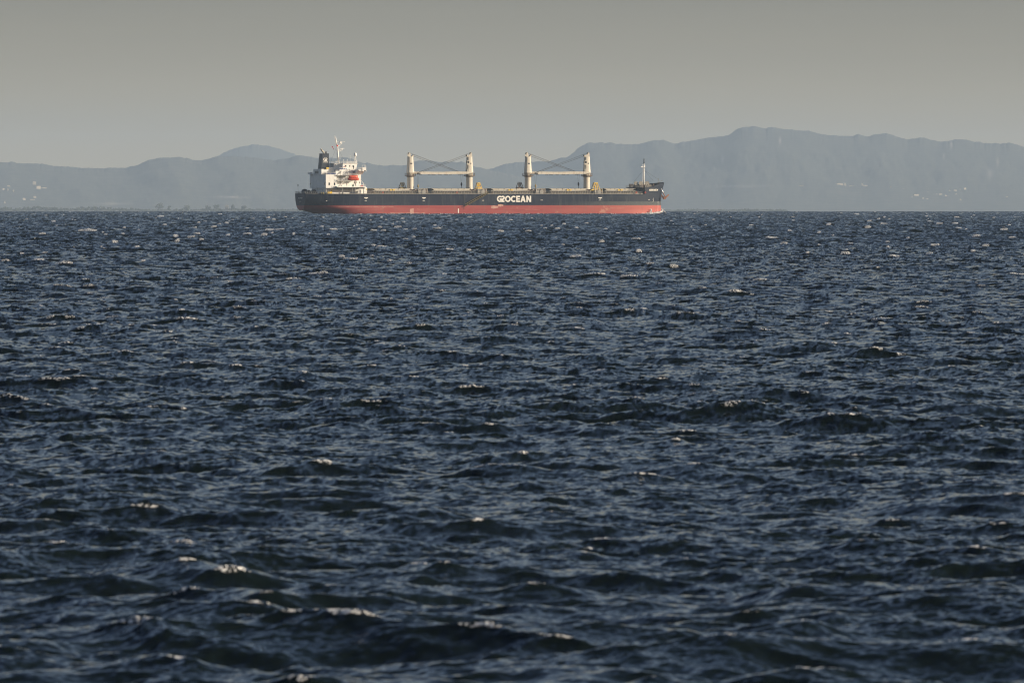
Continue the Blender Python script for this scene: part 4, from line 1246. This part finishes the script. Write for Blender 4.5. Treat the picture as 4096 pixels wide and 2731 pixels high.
hill('hills', L1, 44000, 50000, 101, [(1820 / 1.96, 560 + 447 / 1.96, 60, 3, .8), (455, 560 + 255, 60, 4, .5)], 'wooded blue-grey hills on the far shore behind the stern')
hill('mountain', L2, 57000, 63000, 201, [], 'pale far mountain dome rising behind the left hills')
hill('mountains', L3, 46000, 54000, 301, [(3120, 564, 5, 14, 1.0), (3805, 578, 5, 14, .8), (3775, 625, 4, 12, .6), (3960, 695, 12, 20, .5), (2890, 640, 5, 14, .4), (2950, 745, 110, 4, .4), (3990, 650, 5, 20, .5)], 'long wooded mountain range across the bay behind the bow')

# ------------------------------------------------------------------ houses on the slopes
M['wall'] = paint('house_wall', (.58, .50, .37), (.5, .42, .3), .4, .8)
M['roof'] = paint('house_roof', (.30, .25, .21), (.2, .15, .12), .4, .8)
def on_hill(name, px, py):
    pxs, PY, D, Z, nr = HILL[name]
    j = int(np.clip(np.searchsorted(pxs, px), 0, len(pxs) - 1)); col = PY[:64, j]
    k = int(np.argmax(col <= py)) if (col <= py).any() else 63
    return D[k, j] - 45, Z[k, j]
def house_at(hillname, px, py, wpx, hpx, label, group, flat=False):
    d, zt = on_hill(hillname, px, py + hpx / 2)
    mpp = d / F; w = wpx * mpp; hgt = hpx * mpp
    x = (px - CX) * mpp; z0 = world_z(py + hpx / 2, d)
    dep = max(6.0, w * .6)
    o = empty('hillside_house', loc=(x, d, z0)); o.rotation_euler = (0, 0, random.uniform(.1, .5))
    tag(o, label, 'house', group)
    wall_h = hgt if flat else hgt * .72
    q = MB(); q.box(-w / 2, w / 2, -dep / 2, dep / 2, -14, wall_h); q.build('wall', 'wall', o)
    q = MB()
    if flat: q.box(-w / 2 - .4, w / 2 + .4, -dep / 2 - .4, dep / 2 + .4, wall_h + .01, wall_h + .6)
    else:
        q._add([(-w / 2 - .5, -dep / 2 - .5, wall_h + .01), (w / 2 + .5, -dep / 2 - .5, wall_h + .01), (w / 2 + .5, dep / 2 + .5, wall_h + .01), (-w / 2 - .5, dep / 2 + .5, wall_h + .01), (-w / 4, 0, hgt + .6), (w / 4, 0, hgt + .6)],
               [(0, 1, 5, 4), (1, 2, 5), (2, 3, 4, 5), (3, 0, 4), (3, 2, 1, 0)])
    q.build('roof', 'roof', o)
    q = MB(); nst = max(1, int(wall_h / 3)); nw = max(2, int(w / 3.5))
    for s in range(nst):
        for k in range(nw):
            xx = -w / 2 + (k + .5) * w / nw; zz_ = s * wall_h / nst + .9
            q.box(xx - .6, xx + .6, -dep / 2 - .06, -dep / 2 - .002, zz_, zz_ + 1.2)
    q.build_each('window', 'glass', o)
random.seed(21)
GL = 'houses on the hills behind the stern'; GR = 'houses on the mountain range beyond the bow'
c5 = lambda x, y: (x * .5102, 560 + y * .5102)
for (x, y, w, hh_, lab, fl) in (
    (270, 337, 26, 22, 'tall pale block house, uppermost building on the hills behind the stern', True),
    (300, 372, 36, 20, 'widest cream building on the hills behind the stern, just below the uppermost block', True),
    (342, 378, 40, 9, 'low cream wing to the right of the widest stern-side hill building', True),
    (68, 362, 24, 12, 'pale house near the left edge with a narrow lower storey under it', False),
    (62, 388, 8, 16, 'narrow pale house right under the wide-topped house near the left edge', True),
    (27, 384, 14, 12, 'small pale house closest to the left edge of the picture', False),
    (105, 398, 7, 12, 'tiny upright pale house between the left edge and the widest cream building', True),
    (188, 461, 22, 14, 'cream gabled house low on the hills behind the stern', False),
    (272, 448, 22, 16, 'faint pale house standing above a long low building on the hills behind the stern', False),
    (255, 470, 36, 8, 'long low pale building at the foot of the hills behind the stern', True),
    (37, 490, 14, 20, 'faint tall house just over the shore trees at the far left', True)):
    px, py = c5(x, y); house_at('hills', px, py, w * .51, hh_ * .51, lab, GL, fl)
c6 = lambda x, y: (2650 + x * .6148, 480 + y * .6148)
small = 'tiny pale house in the scattered village low on the mountain range beyond the bow'
for (x, y, w, hh_, lab, fl) in (
    (900, 429, 30, 5, 'long thin pale building alone on the slope right of the ship bow', True),
    (1150, 416, 44, 6, 'wide pale building with a long low front, the biggest on the range beyond the bow', True),
    (1187, 420, 12, 18, 'upright end tower of the widest building on the range beyond the bow', True),
    (1162, 427, 60, 5, 'low terrace block under the widest building on the range beyond the bow', True),
    (1230, 430, 32, 4, 'thin low building just right of the widest building on the range beyond the bow', True),
    (1298, 421, 10, 16, 'faint narrow tower house left of a bright low block on the range beyond the bow', True),
    (1318, 428, 32, 8, 'bright low block beside a faint narrow tower house on the range beyond the bow', True),
    (1563, 450, 20, 9, 'pale gabled house at the upper left end of the village beyond the bow', False),
    (1648, 490, 34, 12, 'broad pale house cluster block at the lower left of the village beyond the bow', True),
    (1720, 515, 18, 9, 'pale house lowest in the village beyond the bow', False),
    (1695, 509, 12, 7, small, False), (1725, 470, 10, 6, small, False), (1785, 483, 14, 7, small, False),
    (1808, 482, 22, 8, 'wide pale house in the middle of the village beyond the bow', False),
    (1856, 500, 24, 7, 'long low pale house in the lower right of the village beyond the bow', True),
    (1866, 460, 12, 7, small, False),
    (1905, 460, 18, 12, 'bright cream house second from the upper right of the village', True),
    (1938, 452, 12, 8, small, False),
    (1967, 448, 15, 13, 'bright square house at the upper right end of the village beyond the bow', True),
    (1910, 481, 12, 6, small, False), (1622, 502, 9, 8, small, False), (1843, 490, 10, 6, small, False), (1765, 485, 10, 5, small, False),
    (1938, 521, 9, 12, 'faint upright house below the right end of the village', True),
    (2240, 501, 14, 8, 'lone pale house near the right edge of the picture', False),
    (1485, 437, 6, 8, 'tiny lone pale house halfway between the widest building and the village', True)):
    px, py = c6(x, y); house_at('mountains', px, py, w * .615, hh_ * .615, lab, GR, fl)

# ------------------------------------------------------------------ near shore spit with trees
M['leaf'] = paint('tree_foliage', (.032, .042, .024), (.02, .026, .016), .7, .9, scale=.3)
M['bark'] = paint('tree_bark', (.10, .07, .05), (.05, .04, .03), .5, .9)
M['shore'] = paint('shore_ground', (.03, .034, .028), (.045, .04, .03), .5, .95, scale=.1)
DS = 32000.0; MS = DS / F
def crown_leaves(q, cx, cy, z0, w, hgt, n, rnd):
    lobes = [(rnd.uniform(-.32, .32) * w, rnd.uniform(-.3, .3) * w, rnd.uniform(.25, .85) * hgt, rnd.uniform(.2, .34) * w) for _ in range(6)]
    for _ in range(n):
        lo = rnd.choice(lobes); d_ = Vector((rnd.gauss(0, 1), rnd.gauss(0, 1), rnd.gauss(0, .8))).normalized() * lo[3] * rnd.uniform(.6, 1.1)
        p = Vector((cx + lo[0] + d_.x, cy + lo[1] + d_.y, z0 + max(.2, lo[2] + d_.z * .9)))
        s = rnd.uniform(.8, 1.9)
        a = Vector((rnd.gauss(0, 1), rnd.gauss(0, 1), rnd.gauss(0, 1))).normalized() * s; b2 = a.orthogonal().normalized() * s
        q._add([p + a, p + b2, p - a, p - b2], [(0, 1, 2, 3)])
def top_at(px, ctrl): return float(np.interp(px, [p[0] for p in ctrl], [p[1] for p in ctrl]))
spitL = [(-500, 826), (0, 830), (30, 829), (60, 832), (100, 829), (135, 824), (200, 827), (280, 832), (325, 825), (400, 824), (430, 828), (480, 831), (560, 835), (600, 838), (700, 837), (800, 835), (860, 834), (1000, 835), (1050, 837), (1150, 838), (1250, 840), (1420, 842)]
spitR = [(2600, 845), (2690, 841), (2720, 840), (2790, 838), (2900, 838), (3000, 837), (3060, 838), (3130, 838), (3150, 846)]
rnd = random.Random(4)
def spit(ctrl, name_lab, zlab):
    q = MB(); g_ = MB()
    xs = np.arange(ctrl[0][0], ctrl[-1][0], 10)
    base = curve(DS ** 2)
    prof = [(-260, -.6), (-200, 12), (-90, 28), (-30, 33), (60, 34), (240, 20), (340, -.6)]
    for i in range(len(xs) - 1):
        for k in range(len(prof) - 1):
            (d0, z0), (d1, z1) = prof[k], prof[k + 1]
            v = []
            for (px, dd, zz__) in ((xs[i], d0, z0), (xs[i + 1], d0, z0), (xs[i + 1], d1, z1), (xs[i], d1, z1)):
                D = DS + dd; v.append(((px - CX) / F * D, D, curve(D * D) + zz__ * (1 + .15 * math.sin(px * .05))))
            g_._add(v, [(0, 1, 2, 3)], True)
    g_o = g_.build('shore', 'shore'); tag(g_o, zlab, 'shore', kind='structure')
    px = ctrl[0][0]
    while px < ctrl[-1][0]:
        tpy = top_at(px, ctrl) + rnd.uniform(-1.0, 2.5); d_ = DS + rnd.uniform(-10, 70)
        zt = world_z(tpy, d_); z0 = curve(d_ ** 2) + 32
        hgt = max(2.0, zt - z0); w = rnd.uniform(8, 14)
        crown_leaves(q, (px - CX) / F * d_, d_, z0, w, hgt, 130, rnd)
        px += rnd.uniform(6, 13)
    o = q.build('woods', 'leaf'); tag(o, name_lab, 'woods', kind='stuff')
spit(spitL, 'dark low band of shore woods along the waterline left of the ship', 'low wooded shore at the water left of the ship')
spit(spitR, 'dark low band of shore woods along the waterline right of the ship', 'low wooded shore at the water right of the bow')
for (px, tpy, wpx, lab) in ((640, 815, 40, 'broad spreading tree, tallest of the shore line left of the ship'),
        (676, 824, 12, 'slim tree just right of the broadest shore tree'),
        (740, 823, 34, 'flat-topped tree midway between the broadest shore tree and the tree group near the stern'),
        (833, 824, 18, 'small round tree at the left end of the tree group near the stern'),
        (866, 819, 20, 'tall rounded tree left of the pale shore building'),
        (932, 819, 16, 'slender tree right of the pale shore building'),
        (975, 823, 22, 'bushy tree at the right end of the tree group near the stern')):
    d_ = DS - 20; x = (px - CX) / F * d_; z0 = curve(d_ ** 2) + 32.5; hgt = world_z(tpy, d_) - z0; w = wpx * d_ / F
    t = empty('shore_tree', loc=(x, d_, z0)); tag(t, lab, 'tree', 'trees standing out of the shore woods')
    q = MB(); q.tube((0, 0, -1), (.1, 0, hgt * .5), .35, .2, n=7); q.tube((.1, 0, hgt * .45), (w * .22, .3, hgt * .75), .18, .08, n=6); q.tube((.1, 0, hgt * .4), (-w * .24, -.3, hgt * .72), .18, .08, n=6); q.build('trunk', 'bark', t)
    q = MB(); crown_leaves(q, 0, 0, hgt * .28, w, hgt * .72, 260, rnd); q.build('crown', 'leaf', t)
d_ = DS - 12
o = empty('shore_house', loc=((908 - CX) / F * d_, d_, curve(d_ ** 2) + 32)); tag(o, 'pale two-storey building among the trees on the shore, left of the stern', 'house')
q = MB(); q.box(-4.6, 4.6, -4, 4, -1, world_z(824, d_) - curve(d_ ** 2) - 32); q.build('wall', 'wall', o)
hw = world_z(824, d_) - curve(d_ ** 2) - 32
q = MB(); q.hexa([(-5, -4.3, hw + .01), (5, -4.3, hw + .01), (5, 4.3, hw + .01), (-5, 4.3, hw + .01)], [(-2, -.6, hw + 2.8), (2, -.6, hw + 2.8), (2, .6, hw + 2.8), (-2, .6, hw + 2.8)]); q.build('roof', 'roof', o)
q = MB()
for z in (1.5, 5, 8.5):
    for x in (-2.6, 0, 2.6): q.box(x - .7, x + .7, -4.06, -4.002, z, z + 1.6)
q.build_each('window', 'glass', o)

# ------------------------------------------------------------------ haze
HAZE_D = 2.0e-5
HAZE_C = (.525, .67, .845, 1)
m = bpy.data.materials.new('haze_air'); m.use_nodes = True; nt = m.node_tree; nt.nodes.clear()
out = nt.nodes.new('ShaderNodeOutputMaterial'); pv = nt.nodes.new('ShaderNodeVolumePrincipled')
pv.inputs['Color'].default_value = HAZE_C; pv.inputs['Density'].default_value = HAZE_D; pv.inputs['Anisotropy'].default_value = 0.0
nt.links.new(pv.outputs[0], out.inputs['Volume'])
try: m.cycles.homogeneous_volume = True
except Exception: pass
q = MB(); q.box(-31500, 31500, -400, 67500, -420, 372)
hz = q.build('haze', m); tag(hz, 'thin bluish sea haze over the whole bay', 'haze', kind='stuff')

# ------------------------------------------------------------------ light, sky, camera
SUN_AZ = math.radians(78)       # from the direction towards the viewer, round to the right
SUN_EL = math.radians(16)
sd_ = Vector((math.sin(SUN_AZ) * math.cos(SUN_EL), -math.cos(SUN_AZ) * math.cos(SUN_EL), math.sin(SUN_EL)))
sl = bpy.data.lights.new('sun', 'SUN'); sl.energy = 5.0; sl.angle = math.radians(.5); sl.color = (1.0, .86, .66)
so = bpy.data.objects.new('sun', sl); C.objects.link(so); so.rotation_euler = sd_.to_track_quat('Z', 'Y').to_euler(); so.location = (300, -100, 300)
w = bpy.data.worlds.new('World'); scene.world = w; w.use_nodes = True; nt = w.node_tree; nt.nodes.clear()
out = nt.nodes.new('ShaderNodeOutputWorld'); bg = nt.nodes.new('ShaderNodeBackground'); sky = nt.nodes.new('ShaderNodeTexSky')
sky.sky_type = 'NISHITA'; sky.sun_disc = False; sky.sun_elevation = SUN_EL
sky.sun_rotation = math.radians(90) + (math.radians(90) - SUN_AZ)
sky.air_density = 1.2; sky.dust_density = 2.0; sky.ozone_density = 1.5
tc = nt.nodes.new('ShaderNodeTexCoord'); sep = nt.nodes.new('ShaderNodeSeparateXYZ'); nt.links.new(tc.outputs['Generated'], sep.inputs[0])
# low dusty band near the horizon: brighter at the skyline, duller above
cr = nt.nodes.new('ShaderNodeValToRGB')
mr = nt.nodes.new('ShaderNodeMapRange'); mr.inputs[1].default_value = 0.0; mr.inputs[2].default_value = .02
zn = noise(nt, 6.0, (1, 1, 30), 4, .55, coord='Generated')
nt.links.new(mathn(nt, 'ADD', sep.outputs[2], mathn(nt, 'MULTIPLY', mathn(nt, 'SUBTRACT', zn, .5), .006)), mr.inputs[0]); nt.links.new(mr.outputs[0], cr.inputs[0])
e = cr.color_ramp.elements
e[0].position = 0; e[0].color = (6.1, 4.4, 2.0, 1); e[1].position = 1; e[1].color = (2.2, 2.13, 1.78, 1)
el = cr.color_ramp.elements.new(.35); el.color = (4.05, 3.4, 2.2, 1)
mr2 = nt.nodes.new('ShaderNodeMapRange'); mr2.interpolation_type = 'SMOOTHSTEP'; mr2.inputs[1].default_value = .018; mr2.inputs[2].default_value = .07
nt.links.new(sep.outputs[2], mr2.inputs[0])
tint = nt.nodes.new('ShaderNodeVectorMath'); tint.operation = 'MULTIPLY'; nt.links.new(sky.outputs[0], tint.inputs[0]); tr = nt.nodes.new('ShaderNodeValToRGB'); nt.links.new(sep.outputs[2], tr.inputs[0])
te = tr.color_ramp.elements; te[0].position = .06; te[0].color = (1.26, 1.14, 1.32, 1); te[1].position = .75; te[1].color = (.44, .49, .62, 1)
tm = te.new(.30); tm.color = (.87, .87, 1.03, 1)
nt.links.new(tr.outputs[0], tint.inputs[1])
colr = mixc(nt, mr2.outputs[0], cr.outputs[0], tint.outputs[0])
nt.links.new(colr, bg.inputs[0]); bg.inputs[1].default_value = .074; nt.links.new(bg.outputs[0], out.inputs[0])

cam = bpy.data.cameras.new('camera'); cam.lens = 400; cam.sensor_width = 36; cam.clip_start = 1; cam.clip_end = 160000
cam.dof.use_dof = True; cam.dof.focus_distance = 6030; cam.dof.aperture_fstop = 7
co_ = bpy.data.objects.new('camera', cam); C.objects.link(co_); co_.location = (0, 0, CAM_H)
co_.rotation_euler = (math.radians(90) - math.atan((1365.5 - PH) / F), 0, 0)
scene.camera = co_
scene.view_settings.view_transform = 'Standard'; scene.view_settings.look = 'None'; scene.view_settings.gamma = 1
scene.view_settings.exposure = 0.38
scene.cycles.pixel_filter_type = 'BLACKMAN_HARRIS'; scene.cycles.filter_width = 1.15
scene.view_settings.use_curve_mapping = False
cy = scene.cycles
cy.max_bounces = 6; cy.diffuse_bounces = 2; cy.glossy_bounces = 3; cy.volume_bounces = 1; cy.transmission_bounces = 2
cy.use_denoising = True
try: cy.denoiser = 'OPENIMAGEDENOISE'
except Exception: pass
cy.use_adaptive_sampling = False
cy.caustics_reflective = False; cy.caustics_refractive = False
cy.sample_clamp_indirect = 4
